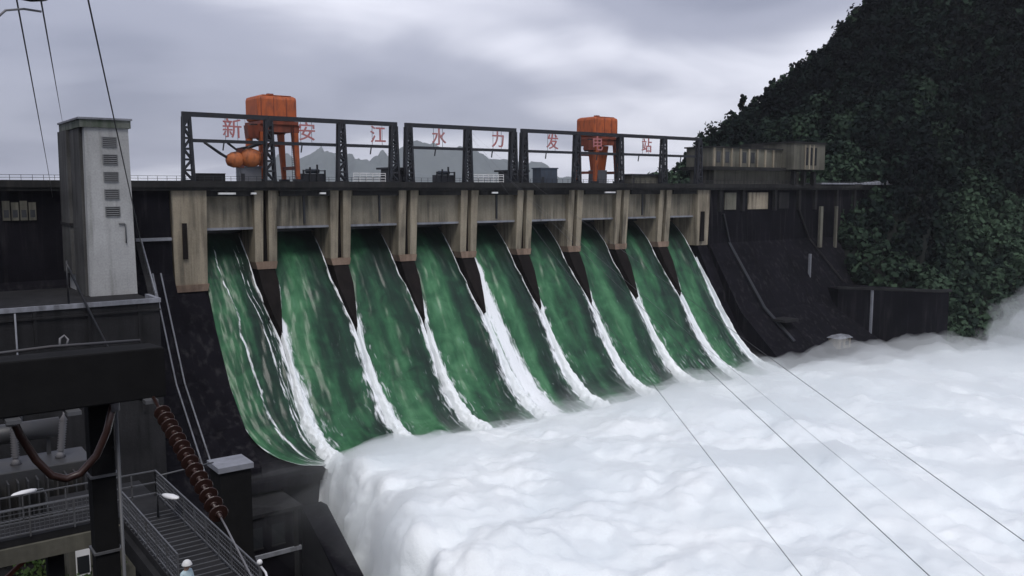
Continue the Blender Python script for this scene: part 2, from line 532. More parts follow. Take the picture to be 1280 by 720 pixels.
# left bank below the viewpoint: coordinates along the sight line (v) and to its right (u)
vh = np.array([math.cos(YAW), math.sin(YAW)]); rh = np.array([math.sin(YAW), -math.cos(YAW)])
uu, vv = np.meshgrid(np.arange(-110, 40.1, 2.0), np.arange(-60, 150.1, 2.0), indexing='ij')
def bank_h(u, v):
    left = 98.6 - 1.6 - 0.415 * np.maximum(v, 0) - 2.0 * np.clip(v / 10, 0, 1)
    right = 98.6 - 2.5 - 0.62 * np.maximum(v, 0)
    k = np.clip((u + 0.40 * v + 3) / 10, 0, 1); k = k * k * (3 - 2 * k)
    h = left * (1 - k) + right * k
    return np.maximum(h, 12) + 0.8 * fbm(u / 9, v / 9, 2.0, 4) * np.clip(np.hypot(u, v) / 20, 0, 1)
bx_ = CAM.x + uu * rh[0] + vv * vh[0]; by_ = CAM.y + uu * rh[1] + vv * vh[1]
tag(np_mesh('bank', np.stack([bx_, by_, bank_h(uu, vv)], -1).reshape(-1, 3), grid_faces(*uu.shape), M['earth']), 'dark bank falling away below the walkways', kind='structure')

# ------------------------------------------------------------------ the dam
dam = thing('dam', 'long concrete gravity dam with nine open spillway gates', 'dam', (84, 0, 10))
PITCH_X = 19.2
PX = [-0.1] + [PITCH_X * i - 1.5 for i in range(1, 9)] + [169.6]      # pier centres
PROF = [(16,90.5),(12,88.6),(8,86),(4,82),(0,77),(-4,71),(-8,65),(-12,58.7),(-16,53),(-20,48.3),(-24,44.8),(-28,42.6),(-32,41.4),(-35.5,41.0)]
def prof_z(y):
    ys = [p[0] for p in PROF][::-1]; zs = [p[1] for p in PROF][::-1]
    return np.interp(y, ys, zs)
FACE = [(-1.0,98.19),(-1.2,90),(-1.6,80),(-16,58),(-31,45),(-60,18),(-66,10)]
# non-overflow sections either side, with lift joints
for nm, x0, x1, lab in (('abutment_wall', -130, -4.2, 'dark wet wall on the near side'), ('abutment_wall', 173.2, 292, 'dark sloping wall by the hillside')):
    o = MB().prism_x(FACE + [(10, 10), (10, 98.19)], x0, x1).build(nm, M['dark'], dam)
    o['label'] = lab
# lift joints across the dark walls
def face_y(z):
    return float(np.interp(z, [p[1] for p in FACE][::-1], [p[0] for p in FACE][::-1]))
for x0, x1 in ((-60, -4.3), (173.3, 236)):
    for k in range(14):
        z_ = 93.6 - 3.7 * k
        y_ = face_y(z_)
        MB().box(x0, x1, y_ - 0.05, y_ + 0.6, z_ - 0.14, z_ + 0.0).build('lift_joint', M['dark'], dam)
for x_ in (-24, -44, 193.4, 212.6):
    j = MB()
    for a_, b_ in zip(FACE[1:5], FACE[2:6]):
        j.bar((x_, a_[0] - 0.02, a_[1]), (x_, b_[0] - 0.02, b_[1]), 0.16, 0.12)
    j.build('contraction_joint', M['black'], dam)
# concrete under the water sheets
poly = [(y, z - 0.9) for y, z in PROF] + [(-35.5, 38.2), (-33.5, 38.0), (-33.5, 10), (16, 10)]
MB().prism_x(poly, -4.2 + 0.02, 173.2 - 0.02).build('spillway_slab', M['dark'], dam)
# deck
MB().box(-130, 292, -2.6, 15, 98.2, 100).build('deck', M['deck'], dam)
g = MB().box(-130, 292, -2.95, -2.61, 98.9, 100.35)
g.build('kerb', M['deck'], dam)
for i in range(9):                                                       # edge girder under the deck, one per bay
    MB().box(PX[i] + 3.2, PX[i+1] - 3.2, -1.7, -1.0, 96.9, 98.19).build('girder', M['deck'], dam)
# piers: two tapering columns with a slot between, standing on a dark wet tail
def column(x0, x1, taper, zt, zb, yn):
    m = MB()
    lo = [(x0 + taper, yn + 1.0, zb), (x1 - taper, yn + 1.0, zb), (x1 - taper, 12, zb), (x0 + taper, 12, zb)]
    hi = [(x0, yn, zt), (x1, yn, zt), (x1, 12, zt), (x0, 12, zt)]
    return m.hexa(lo, hi)
def pier(i, xc, wid, zb):
    h = wid / 2
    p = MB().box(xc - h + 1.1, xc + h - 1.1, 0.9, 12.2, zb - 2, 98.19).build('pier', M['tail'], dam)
    for s in (-1, 1):
        x0, x1 = (xc - h, xc - 0.62) if s < 0 else (xc + 0.62, xc + h)
        column(x0, x1, 0.14, 98.19, zb, -1.2).build('column', M['beige'], p)
    MB().hexa([(xc-h+0.5,-0.6,zb-1.7),(xc+h-0.5,-0.6,zb-1.7),(xc+h-0.5,3,zb-1.7),(xc-h+0.5,3,zb-1.7)],
              [(xc-h+0.1,-0.5,zb-0.01),(xc+h-0.1,-0.5,zb-0.01),(xc+h-0.1,3,zb-0.01),(xc-h+0.1,3,zb-0.01)]).build('foot', M['nose'], p)
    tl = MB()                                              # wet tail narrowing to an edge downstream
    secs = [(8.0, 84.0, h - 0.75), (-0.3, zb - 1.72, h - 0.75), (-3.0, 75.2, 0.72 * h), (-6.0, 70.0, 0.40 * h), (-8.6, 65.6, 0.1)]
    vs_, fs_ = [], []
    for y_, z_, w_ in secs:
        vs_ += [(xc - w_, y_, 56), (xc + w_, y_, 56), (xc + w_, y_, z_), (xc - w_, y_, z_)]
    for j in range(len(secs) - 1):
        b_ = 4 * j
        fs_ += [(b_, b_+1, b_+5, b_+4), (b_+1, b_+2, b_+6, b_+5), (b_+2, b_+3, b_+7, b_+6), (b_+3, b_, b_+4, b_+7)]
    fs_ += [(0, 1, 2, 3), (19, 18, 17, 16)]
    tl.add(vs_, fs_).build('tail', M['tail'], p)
for i in range(1, 9):
    pier(i, PX[i], 5.6, 81.4)
# end piers are solid blocks with a slot's shade put on as a dark raised strip
p = MB().hexa([(-3.7,-1.3,77.2),(3.4,-1.3,77.2),(3.4,12,77.2),(-3.7,12,77.2)], [(-4.1,-1.8,98.19),(3.7,-1.8,98.19),(3.7,12,98.19),(-4.1,12,98.19)]).build('end_pier', M['beige'], dam)
MB().prism_z([(-1.9,-1.95),(-0.9,-1.95),(-0.9,-1.3),(-1.9,-1.3)], 83, 91).build('slot_shade', M['tail'], p)
MB().hexa([(-3.6,-1.6,75.6),(3.3,-1.6,75.6),(3.3,4,75.6),(-3.6,4,75.6)], [(-3.9,-1.9,77.19),(3.6,-1.9,77.19),(3.6,4,77.19),(-3.9,4,77.19)]).build('foot', M['nose'], p)
MB().prism_x([(6,75.5),(-1.0,75.5),(-7,69),(-16,56),(-27,46.5),(-33,42.5),(-33,36),(6,36)], -3.9, 2.7).build('tail', M['dark'], p)
p = MB().hexa([(167.4,-1.2,79.6),(172.9,-1.2,79.6),(172.9,12,79.6),(167.4,12,79.6)], [(166.9,-1.8,98.19),(173.1,-1.8,98.19),(173.1,12,98.19),(166.9,12,98.19)]).build('end_pier', M['beige'], dam)
MB().prism_z([(168.6,-1.95),(170.3,-1.95),(170.3,-1.2),(168.6,-1.2)], 81, 91).build('slot_shade', M['tail'], p)
MB().prism_x([(6,79.5),(-1.0,79.5),(-6,70.5),(-9.5,64),(-10.5,58),(6,58)], 168.0, 172.8).build('tail', M['dark'], p)
# breast walls over the openings, and the dark raised gates behind
for i in range(9):
    a = PX[i] + (2.85 if i else 3.75); b = PX[i+1] - (2.85 if i < 8 else 2.75)
    bw = MB().box(a - 0.35, b + 0.35, 0.6, 1.6, 89.7, 98.19).build('breast_wall', M['breast'], dam)
    MB().box(a - 0.3, b + 0.3, 0.35, 1.7, 89.15, 89.69).build('lip', M['pale'], bw)
    if i in (1, 2, 4, 7):
        xs = a + (b - a) * (0.42 + 0.1 * (i % 3))
        MB().box(xs, xs + 0.55, 0.3, 0.59, 90.2, 98.1).build('gate_guide', M['steel'], bw)
    MB().box(a, b, 9.0, 9.6, 88, 98.1).build('gate', M['steel'], dam)

# ------------------------------------------------------------------ water
ARC = np.linspace(14, -35.5, 170)
zz = np.array([prof_z(y) for y in ARC])
k = np.ones(9) / 9
zz = np.convolve(np.pad(zz, 4, mode='edge'), k, 'valid')
S = np.concatenate([[0], np.cumsum(np.hypot(np.diff(ARC), np.diff(zz)))])
dyy, dzz = np.gradient(ARC, S), np.gradient(zz, S)
NY, NZ = dzz, -dyy                                              # outward normal of the profile (downstream, up)
flip = np.where(NZ < 0, -1, 1); NY, NZ = NY * flip, NZ * flip
ORD = ['first', 'second', 'third', 'fourth', 'fifth', 'sixth', 'seventh', 'eighth', 'ninth']
for i in range(9):
    xl0 = PX[i] + (2.8 if i else 3.65); xr0 = PX[i+1] - (2.8 if i < 8 else 2.7)
    nu = 72
    us = np.linspace(0, 1, nu)
    tsp = np.clip((-ARC - 0.5) / 9.0, 0, 1); tsp = tsp * (1.6 - 0.6 * tsp)
    if i == 0:                                                   # the near sheet draws in from its wall towards the lip
        xl = xl0 + 12.6 * np.clip((-ARC - 14) / 22, 0, 1) ** 2.3 - 0.5 * tsp
    else:
        xl = xl0 - 2.6 * tsp
    xr = xr0 + (2.6 if i < 8 else 0.8) * tsp
    X = xl[None, :] + us[:, None] * (xr - xl)[None, :]
    ac = us[:, None] * 13.0 + 0 * X
    fl = S[None, :] + 0 * X
    sd = 17.3 * i
    lump = 0.75 * fbm(ac / 4.6 + sd, fl / 21 , sd, 3) + 0.12 * fbm(ac / 1.3 + sd, fl / 5, sd + 3, 3)
    grow = np.clip((fl - 4) / 18, 0.05, 1)
    crown = 0.5 * np.sin(np.pi * us)[:, None]
    d = lump * grow + crown * grow
    Y = ARC[None, :] + NY[None, :] * d
    Z = zz[None, :] + NZ[None, :] * d
    # foam: a thin band along the right pier, a band from the left tail down, torn streaks, and the break-up at the lip
    un = us[:, None]
    wob = 0.035 * fbm(fl / 5, sd + un * 3, 1.0, 4) * np.clip(fl / 30, 0.15, 1)
    right = np.clip(1 - (1 - un + wob) / (0.04 + 0.13 * np.clip((fl - 16) / 34, 0, 1)), 0, 1) * np.clip((fl - 2) / 6, 0, 1)
    left = np.clip(1 - (un + wob) / (0.03 + 0.16 * np.clip((fl - 20) / 34, 0, 1)), 0, 1) * np.clip((fl - 17) / 5, 0, 1)
    if i == 0:
        left = np.clip(1 - (un + wob) / 0.035, 0, 1) * 0.55 * np.clip((fl - 30) / 20, 0, 1)
    feather = 0.5 * np.clip(1 - (1 - un + 2 * wob) / (0.02 + 0.26 * np.clip((fl - 18) / 40, 0, 1)), 0, 1) ** 0.7 * np.clip((fl - 14) / 10, 0, 1)
    if i:
        feather = np.maximum(feather, 0.5 * np.clip(1 - (un + 2 * wob) / (0.02 + 0.30 * np.clip((fl - 20) / 40, 0, 1)), 0, 1) ** 0.7 * np.clip((fl - 18) / 10, 0, 1))
    lipf = np.clip((fl - (S[-1] - 9)) / 12, 0, 1) ** 1.5
    mist = 0.30 * np.clip((fl - 38) / 26, 0, 1) * np.clip((i - 3.5) / 3, 0, 1)
    stre = 0.14 * np.clip((fl - 24) / 42, 0, 1) + 0.08 * np.clip(fbm(ac / 1.6 + sd, fl / 16, sd, 4) - 0.7, 0, 1) * np.clip((fl - 12) / 20, 0, 1) * 2
    extra = 0
    if i == 0:
        for c0, c1, wd in ((0.30, 0.50, 0.03), (0.74, 0.82, 0.02), (0.82, 0.9, 0.014)):
            cc = c0 + (c1 - c0) * fl / S[-1] + 0.05 * fbm(fl / 7, c0 * 9, 2.0, 4)
            extra = np.maximum(extra, np.clip(1 - np.abs(un - cc) / (wd * (0.4 + fl / 40)), 0, 1) * np.clip((fl - 5) / 6, 0, 1) * np.clip(0.7 + 0.35 * fbm(fl / 6, c0 * 31, 3.0, 3), 0.4, 0.9))
    if i == 4:
        cc = 0.06 + 0.34 * np.clip((fl - 16) / 45, 0, 1) + 0.03 * fbm(fl / 6, 3.0, 2.0, 3)
        extra = np.clip(1.25 - np.abs(un - cc * 0.6) / (0.07 + 0.16 * np.clip((fl - 15) / 40, 0, 1)), 0, 1) * np.clip((fl - 13) / 4, 0, 1)
    foam = np.clip(np.maximum.reduce([right, left, feather, lipf, mist + 0 * X, stre, extra + 0 * X]), 0, 1)
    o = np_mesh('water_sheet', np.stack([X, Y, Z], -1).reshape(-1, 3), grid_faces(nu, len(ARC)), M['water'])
    bandc = 0.62 + 0.05 * fbm(fl / 15, sd, 5.0, 2); painted_shade = np.clip((un - bandc) / 0.12, 0, 1) * 0.95 + np.exp(-((un - bandc) / 0.07) ** 2) * 0.7 + np.clip(1 - fl / 26, 0, 1) * 1.0 - 0.35  # shade by the gate openings and right-hand piers put into the colour
    point_attr(o, 'painted_shade', painted_shade + 0 * X); point_attr(o, 'foam', foam); point_attr(o, 'flow', fl + sd * 3); point_attr(o, 'across', ac + sd)
    tag(o, f'{ORD[i]} green sheet of spillway water counted from the tower', kind='structure')
# white ridges where neighbouring sheets meet below the pier tails
def white_ridge(i, xc, y0, w1, off):
    ys = np.linspace(y0, -38.0, 120)
    z0 = np.interp(-ys, -ARC, zz); ny = np.interp(-ys, -ARC, NY); nz = np.interp(-ys, -ARC, NZ)
    t = (y0 - ys) / (y0 + 38.0)
    nu = 26
    a = np.linspace(-1, 1, nu)[:, None]
    half = (0.08 + w1 * t ** 0.95)[None, :] * (1 + 0.55 * fbm(np.sign(a) * 3 + 11 * i, ys[None, :] / 2.6, i, 4))
    hgt = (0.3 + 1.5 * t ** 0.8)[None, :] * np.clip(1 - np.abs(a) ** 2.2, 0, 1) + 0.6 * fbm(a * 2.4 + i, ys[None, :] / 1.7, i + 2, 4) * (0.25 + t)[None, :] * (1 - a**4)
    hgt = hgt - 0.5 * np.abs(a) ** 6 + 0.25
    X = xc + off * t[None, :] + a * half + 0.35 * fbm(ys[None, :] / 5, i * 3.1, 0.5, 2)
    Y = ys[None, :] + ny[None, :] * hgt
    Z = z0[None, :] + nz[None, :] * hgt - 1.2 * np.clip((-ys - 34.5) / 3.0, 0, 1)[None, :] ** 2
    o = np_mesh('white_water', np.stack([X, Y, Z], -1).reshape(-1, 3), grid_faces(nu, len(ys)), M['foam'])
    return tag(o, f'white ridge of broken water between the {ORD[i-1]} and {ORD[min(i,8)]} sheets', kind='structure')
for i in range(1, 9):
    white_ridge(i, PX[i] + 0.1, -6.0, 2.7, 0.4)
o = white_ridge(9, 167.3, -1.0, 0.8, 1.5)
o['label'] = 'thin white edge of the last sheet by the dark wall'

# foaming river: heights over the plunge area
yv = -33.5 - np.concatenate([np.linspace(0, 14, 50), np.linspace(14.6, 181, 260)])
NF = 70                                                       # columns climbing the near flank, then columns over the top
edge1 = np.interp(-yv, [33, 36, 44, 60, 82, 110, 215], [11.5, 12.5, 13.0, 10.0, 4.0, -4.0, -34]) + 1.8 * fbm(yv / 10, 3.0, 4.0, 3)
RX = np.interp(-yv, [33, 40, 60], [3.5, 4.5, 7.0])
th_ = np.linspace(0, math.pi / 2, NF)
x_fl = edge1[None, :] + RX[None, :] * (1 - np.cos(th_))[:, None]
q_ = np.linspace(0, 1, 461)[1:, None] ** 1.15
x_tp = x_fl[-1][None, :] + q_ * (330 - x_fl[-1])[None, :]
fx = np.concatenate([x_fl, x_tp]); fy = np.broadcast_to(yv, fx.shape).copy()
up_f = np.concatenate([np.sin(th_), np.ones(460)])[:, None] * np.ones_like(fx)
out_f = np.concatenate([np.cos(th_), np.zeros(460)])[:, None] * np.ones_like(fx)
base = np.interp(-fy, [33.5, 35.5, 38, 45, 60, 85, 130, 215], [40.2, 42.0, 43.0, 43.6, 44.3, 44.2, 42.4, 38.0])
base = base - np.clip((fx - 160) / 45, 0, 1) * 3.2 + 0.3 * np.exp(-((-fy - 38) / 8) ** 2)
fz = 16.0 + (base - 16.0) * np.clip(up_f, 0, 1) ** 0.8
def bil3(s_, sd):
    return np.abs(perlin(fx / s_ + sd, fy / s_, fz / s_)) * 2.0
ramp_in = np.clip((-fy - 34) / 14, 0.2, 1)
disp = ramp_in * (1.7 * fbm(fx / 38, fy / 28, fz / 38 + 1.0, 3) + 1.6 * bil3(17, 2.2) + 0.85 * bil3(7.5, 5.1) + 0.34 * bil3(3.4, 7.7) + 0.11 * fbm(fx / 1.7, fy / 1.7, fz / 1.7, 3)) + 0.5 * fbm(fx / 4, fy / 3, 6.0, 3) - 1.1
fz = fz + disp * up_f
fx = fx - disp * 1.3 * out_f
o = np_mesh('foam', np.stack([fx, fy, fz], -1).reshape(-1, 3), grid_faces(*fx.shape), M['foam'])
tag(o, 'churning white foam and spray filling the river below the spillway', kind='stuff')

# ------------------------------------------------------------------ steel frames on the deck
def lattice_post(m, x, y, z0, z1, wb, wt, d=1.1):
    legs = []
    for sx in (-1, 1):
        for sy in (-1, 1):
            a = (x + sx * wb / 2, y + sy * d / 2, z0); b = (x + sx * wt / 2, y + sy * d / 2, z1)
            m.bar(a, b, 0.5)
            legs.append((a, b))
    n = 6
    for sy in (0, 1):
        l, r = legs[sy], legs[2 + sy]
        for k in range(n + 1):
            t = k / n
            p = Vector(l[0]).lerp(Vector(l[1]), t); q = Vector(r[0]).lerp(Vector(r[1]), t)
            m.bar(p, q, 0.3, 0.45)
            if k < n:
                q2 = Vector(r[0]).lerp(Vector(r[1]), (k + 1) / n); p2 = Vector(l[0]).lerp(Vector(l[1]), (k + 1) / n)
                m.bar(p, q2, 0.3) if k % 2 else m.bar(q, p2, 0.3)
    m.box(x - wb/2 - 0.3, x + wb/2 + 0.3, y - d/2 - 0.3, y + d/2 + 0.3, z0 - 0.35, z0 + 0.25)
    m.box(x - wt/2 - 0.1, x + wt/2 + 0.1, y - d/2 - 0.1, y + d/2 + 0.1, z1 - 1.3, z1)
    return m
FR = [([-0.1, 18.6, 37.0, 51.6], 'longest dark steel frame, on the deck beside the orange drum'),
      ([55.9, 74.3, 89.6], 'middle dark steel frame on the deck, between the two longer frames'),
      ([93.4, 113.2, 130.8, 150.0, 166.8], 'dark steel frame on the deck nearest the wooded mountain')]
for xs, lab in FR:
    f = thing('steel_frame', lab, 'steel frame', (xs[0], -2.0, 100.0), 'steel frames along the dam deck')
    for x in xs:
        lattice_post(MB(), x, -1.75, 100.36, 114.4, 2.3, 1.3).build('post', M['steel'], f)
    for a, b in zip(xs[:-1], xs[1:]):
        MB().box(a + 0.02, b - 0.02, -2.2, -1.3, 114.41, 115.45).build('top_chord', M['steel'], f)
        MB().box(a + 0.8, b - 0.8, -2.0, -1.5, 108.85, 109.6).build('mid_rail', M['steel'], f)
        MB().bar((a + 8.2, -1.75, 109.0), (a + 7.9, -1.75, 107.2), 0.25).build('hanger', M['steel'], f)
    MB().box(xs[0] - 0.9, xs[0] + 0.02, -2.2, -1.3, 114.41, 115.45).build('end_cap', M['steel'], f)
    MB().box(xs[-1] - 0.02, xs[-1] + 0.9, -2.2, -1.3, 114.41, 115.45).build('end_cap', M['steel'], f)

# red characters hanging between chord and rail
CH = '\u65b0\u5b89\u6c5f\u6c34\u529b\u53d1\u7535\u7ad9'
CX = [9.9, 27.9, 46.9, 64.9, 84.1, 103.5, 121.0, 141.9]
WHERE = ['behind the jib of the nearer orange crane', 'just right of the nearer orange crane', 'left of the first gap in the frames',
         'in the left bay of the middle frame', 'in the right bay of the middle frame', 'left of the farther orange crane',
         'in front of the farther orange crane', 'right of the farther orange crane']
for c, x, wh in zip(CH, CX, WHERE):
    cu = bpy.data.curves.new('character', 'FONT')
    cu.body = c
    cu.align_x = 'CENTER'
    cu.size = 4.6
    cu.extrude = 0.1
    cu.offset = 0.035
    tmp = bpy.data.objects.new('tmp', cu)
    COL.objects.link(tmp)
    bpy.context.view_layer.update()
    me = bpy.data.meshes.new_from_object(tmp.evaluated_get(bpy.context.evaluated_depsgraph_get()))
    bpy.data.objects.remove(tmp)
    s = thing('red_character', 'faded red character sign ' + wh, 'sign', (x, -1.9, 110.0), 'red characters along the deck frames')
    me.name = 'character'
    ch = link('character', me, M['red'], s)
    ch.rotation_euler = (math.pi / 2, 0, 0)
    ch.location = (0, -0.35, 0.45)
    for dx in (-1.4, 1.4):
        MB().bar((x + dx, -1.78, 109.62), (x + dx, -1.78, 114.4), 0.08).build('hanger_rod', M['steel'], s)

# ------------------------------------------------------------------ orange gantry cranes
def crane(loc, label, jib):
    X, Y, Z = loc
    c = thing('gantry_crane', label, 'crane', loc, 'orange gantry cranes on the deck')
    hs = MB().box(X-4.9, X+4.9, Y-4.6, Y+4.6, Z+14.6, Z+20.6).build('machine_house', M['orange'], c, bevel=0.9)
    MB().box(X-3.6, X+3.6, Y-4.0, Y+4.0, Z+20.605, Z+20.75).build('roof', M['orange'], hs, bevel=0.1)
    MB().box(X-0.9, X+0.5, Y-0.6, Y+0.6, Z+20.86, Z+21.4).build('vent', M['rust'], hs)
    for dx in (-4.3, -1.2, 1.9):
        MB().box(X+dx, X+dx+0.16, Y-4.68, Y-4.55, Z+14.9, Z+20.1).build('rib', M['rust'], hs)
    MB().box(X-4.95, X+4.95, Y-4.72, Y-4.6, Z+15.2, Z+15.6).build('band', M['rust'], hs)
    MB().box(X-4.7, X+4.7, Y-5.2, Y+5.2, Z+13.8, Z+14.58).build('platform', M['rust'], c)
    r = MB()
    for yy in (Y-5.15, Y+5.15):
        r.bar((X-4.7, yy, Z+15.6), (X+4.7, yy, Z+15.6), 0.08)
        for k in range(7):
            r.bar((X-4.65+1.55*k, yy, Z+14.6), (X-4.65+1.55*k, yy, Z+15.6), 0.07)
    r.build('handrail', M['rust'], c)
    for sy in (-4.3, 4.3):
        MB().box(X-5.0, X+5.0, Y+sy-0.55, Y+sy+0.55, Z+12.0, Z+13.79).build('girder', M['rust'], c)
    for sx in (-4.0, 4.0):
        MB().box(X+sx-0.5, X+sx+0.5, Y-3.74, Y+3.74, Z+12.2, Z+13.78).build('cross_girder', M['rust'], c)
        for sy in (-4.3, 4.3):
            lg = MB().hexa([(X+sx*1.15-0.45, Y+sy-0.45, Z+0.9),(X+sx*1.15+0.45, Y+sy-0.45, Z+0.9),(X+sx*1.15+0.45, Y+sy+0.45, Z+0.9),(X+sx*1.15-0.45, Y+sy+0.45, Z+0.9)],
                           [(X+sx-0.75, Y+sy-0.6, Z+11.99),(X+sx+0.75, Y+sy-0.6, Z+11.99),(X+sx+0.75, Y+sy+0.6, Z+11.99),(X+sx-0.75, Y+sy+0.6, Z+11.99)]).build('leg', M['orange'], c)
            MB().box(X+sx*1.15-1.2, X+sx*1.15+1.2, Y+sy-0.5, Y+sy+0.5, Z+0.35, Z+0.89).build('bogie', M['steel'], lg)
            for dx in (-0.7, 0.7):
                MB().cyl((X+sx*1.15+dx, Y+sy-0.25, Z+0.36), (X+sx*1.15+dx, Y+sy+0.25, Z+0.36), 0.35, n=12).build('wheel', M['steel'], lg)
        MB().box(X+sx*1.12-0.3, X+sx*1.12+0.3, Y-3.8, Y+3.8, Z+3.2, Z+4.0).build('sill_beam', M['rust'], c)
    for sy in (-4.3, 4.3):
        MB().bar((X-4.2, Y+sy, Z+9.2), (X+4.2, Y+sy, Z+9.2), 0.5).build('tie_beam', M['rust'], c)
    lad = MB()
    for dx in (-0.3, 0.3):
        lad.bar((X+3.2+dx, Y-5.0, Z+0.8), (X+3.2+dx, Y-5.0, Z+13.8), 0.09)
    for k in range(26):
        lad.bar((X+2.9, Y-5.0, Z+1.1+0.48*k), (X+3.5, Y-5.0, Z+1.1+0.48*k), 0.06)
    lad.build('ladder', M['steel'], c)
    if not jib:
      MB().hexa([(X-1.2,Y-2.0,Z+4.4),(X+1.8,Y-2.0,Z+4.4),(X+1.8,Y+1.6,Z+4.4),(X-1.2,Y+1.6,Z+4.4)], [(X-1.9,Y-2.6,Z+11.9),(X+2.6,Y-2.6,Z+11.9),(X+2.6,Y+2.2,Z+11.9),(X-1.9,Y+2.2,Z+11.9)]).build('hoist_trunk', M['orange'], c)
    if not jib:
      MB().box(X-1.6,X+2.2,Y-2.4,Y+2.0,Z+0.3,Z+4.39).build('hoist_base', M['cabinet'], c)
    # hoist machinery under the house
    MB().cyl((X-2.0, Y-3.2, Z+11.2), (X-2.0, Y+3.2, Z+11.2), 0.9, n=14).build('hoist_drum', M['steel'], c, True)
    cabx = X - 6.2
    MB().hexa([(cabx-1.2,Y-4.6,Z+10.4),(cabx+1.3,Y-4.6,Z+10.4),(cabx+1.3,Y-2.2,Z+10.4),(cabx-1.2,Y-2.2,Z+10.4)],
              [(cabx-1.5,Y-4.9,Z+13.4),(cabx+1.3,Y-4.9,Z+13.4),(cabx+1.3,Y-2.2,Z+13.4),(cabx-1.5,Y-2.2,Z+13.4)]).build('driver_cab', M['rust'], c)
    MB().box(X-6.6, X-4.2, Y-3.9, Y-2.9, Z+13.5, Z+13.79).build('cab_bracket', M['steel'], c)
    if jib:                                                # grab slung beside the crane on a bent jib
        b = MB().tube([(X-4.6,Y-5.6,Z+9.4),(X-8.0,Y-6.2,Z+8.2),(X-12.5,Y-6.6,Z+5.2),(X-15.0,Y-6.8,Z+6.6),(X-18.6,Y-7.0,Z+9.0)], [0.45,0.42,0.38,0.34,0.3], 8).build('jib', M['steel'], c, True)
        MB().tube([(X-8.4,Y-6.3,Z+8.2),(X-11.2,Y-6.5,Z+7.6),(X-13.2,Y-6.7,Z+9.0)], 0.28, 8).build('jib_strut', M['steel'], c, True)
        g = MB().lathe((X-13.6,Y-6.6,Z+5.0), (1,0.05,0.12), [(0,0.5),(0.35,1.25),(1.4,1.75),(2.6,1.85),(3.4,1.5),(3.7,0.8)], 16).build('grab_shell', M['grab'], c, True)
        MB().lathe((X-10.3,Y-6.4,Z+5.6), (1,0.0,0.05), [(0,0.7),(0.4,1.6),(1.6,2.15),(3.2,2.15),(4.4,1.7),(4.8,0.7)], 16).build('grab_shell', M['grab'], c, True)
        MB().box(X-11.0, X-9.6, Y-6.9, Y-5.9, Z+3.4, Z+7.8).build('grab_yoke', M['rust'], c)
        MB().bar((X-5.6,Y-6.4,Z+6.4), (X-4.6,Y-4.6,Z+6.8), 0.8).build('grab_arm', M['rust'], c)
    return c
# downstream legs keep clear of the frames
crane((22.6, 6.4, 100.0), 'orange gantry crane with a barrel-shaped grab slung on its near side', True)
crane((128.6, 6.4, 100.0), 'orange gantry crane without a grab, nearer the wooded mountain', False)

# ------------------------------------------------------------------ small things on the deck
def slatted_box(name, label, cat, x0, x1, y0, y1, h, mat, capmat=None, over=0.25, cap=0.35, door=True):
    t = thing(name, label, cat, ((x0+x1)/2, (y0+y1)/2, 100.0))
    MB().box(x0, x1, y0, y1, 100.0, 100+h).build('body', mat, t, bevel=0.05)
    MB().box(x0-over, x1+over, y0-over, y1+over, 100+h+0.005, 100+h+cap).build('roof', capmat or mat, t, bevel=0.05)
    if door:
        MB().box(x0+0.3, x0+1.2, y0-0.06, y0-0.004, 100.15, 100+min(2.1, h-0.3)).build('door', M['steel'], t)
    return t
slatted_box('control_cabin', 'grey control cabin beside the nearer orange crane legs', 'cabin', 12.0, 17.2, -0.2, 2.2, 3.5, M['cabinet'])
slatted_box('stop_log_block', 'low dark concrete block by the first frame post', 'block', 2.4, 8.6, -0.4, 2.0, 1.9, M['grey'], None, 0.1, 0.2, False)
slatted_box('hoist_house', 'dark flat-roofed hoist house at the first gap between frames', 'hoist house', 51.4, 57.0, 0.0, 5.0, 3.6, M['steel'], M['steel'], 0.9, 0.5)
slatted_box('hoist_house', 'dark flat-roofed hoist house at the second gap between frames', 'hoist house', 89.4, 95.4, 0.0, 5.0, 3.4, M['steel'], M['steel'], 0.9, 0.5)
slatted_box('equipment_shed', 'blue-grey equipment shed left of the farther crane', 'shed', 101.4, 107.6, 0.4, 4.4, 4.4, M['blue'])
slatted_box('low_shed', 'long low dark-roofed shed right of the farther crane', 'shed', 138.4, 152.0, 0.6, 4.6, 2.7, M['house'], M['steel'], 0.5, 0.6)
def hoist_frame(x, label):
    t = thing('gate_hoist', label, 'gate hoist', (x, 2.0, 100.0), 'gate hoist frames on the deck')
    for k, dx in enumerate((0, 1.7, 3.6, 5.6)):
        MB().bar((x+dx, 1.5, 100), (x+dx, 1.5, 103.2 + 1.3 * ((k * 7) % 3) / 2), 0.35).build('upright', M['steel'], t)
    MB().box(x-0.3, x+5.9, 1.75, 3.4, 100, 102.3).build('drive_box', M['steel'], t)
    MB().bar((x, 1.5, 103.0), (x+5.6, 1.5, 103.0), 0.22).build('cross_bar', M['steel'], t)
    MB().cyl((x+1.0, 2.4, 102.9), (x+4.4, 2.4, 102.9), 0.55, n=14).build('drum', M['blue'], t, True)
    return t
hoist_frame(28.4, 'dark gate hoist frame right of the nearer crane')
hoist_frame(66.5, 'dark gate hoist frame inside the middle steel frame')
def white_fence(x0, x1, label):
    t = thing('white_fence', label, 'fence', (x0, -0.8, 100.0), 'white fence panels on the deck')
    n = int((x1 - x0) / 1.6)
    for k in range(n + 1):
        xx = x0 + (x1 - x0) * k / n
        MB().box(xx-0.07, xx+0.07, -0.87, -0.73, 100, 102.6).build('post', M['white'], t)
    for z in (100.6, 101.3, 102.0, 102.5):
        MB().box(x0, x1, -0.72, -0.66, z - 0.09, z + 0.09).build('rail', M['white'], t)
white_fence(40.6, 49.6, 'white railed fence panel left of the first gap')
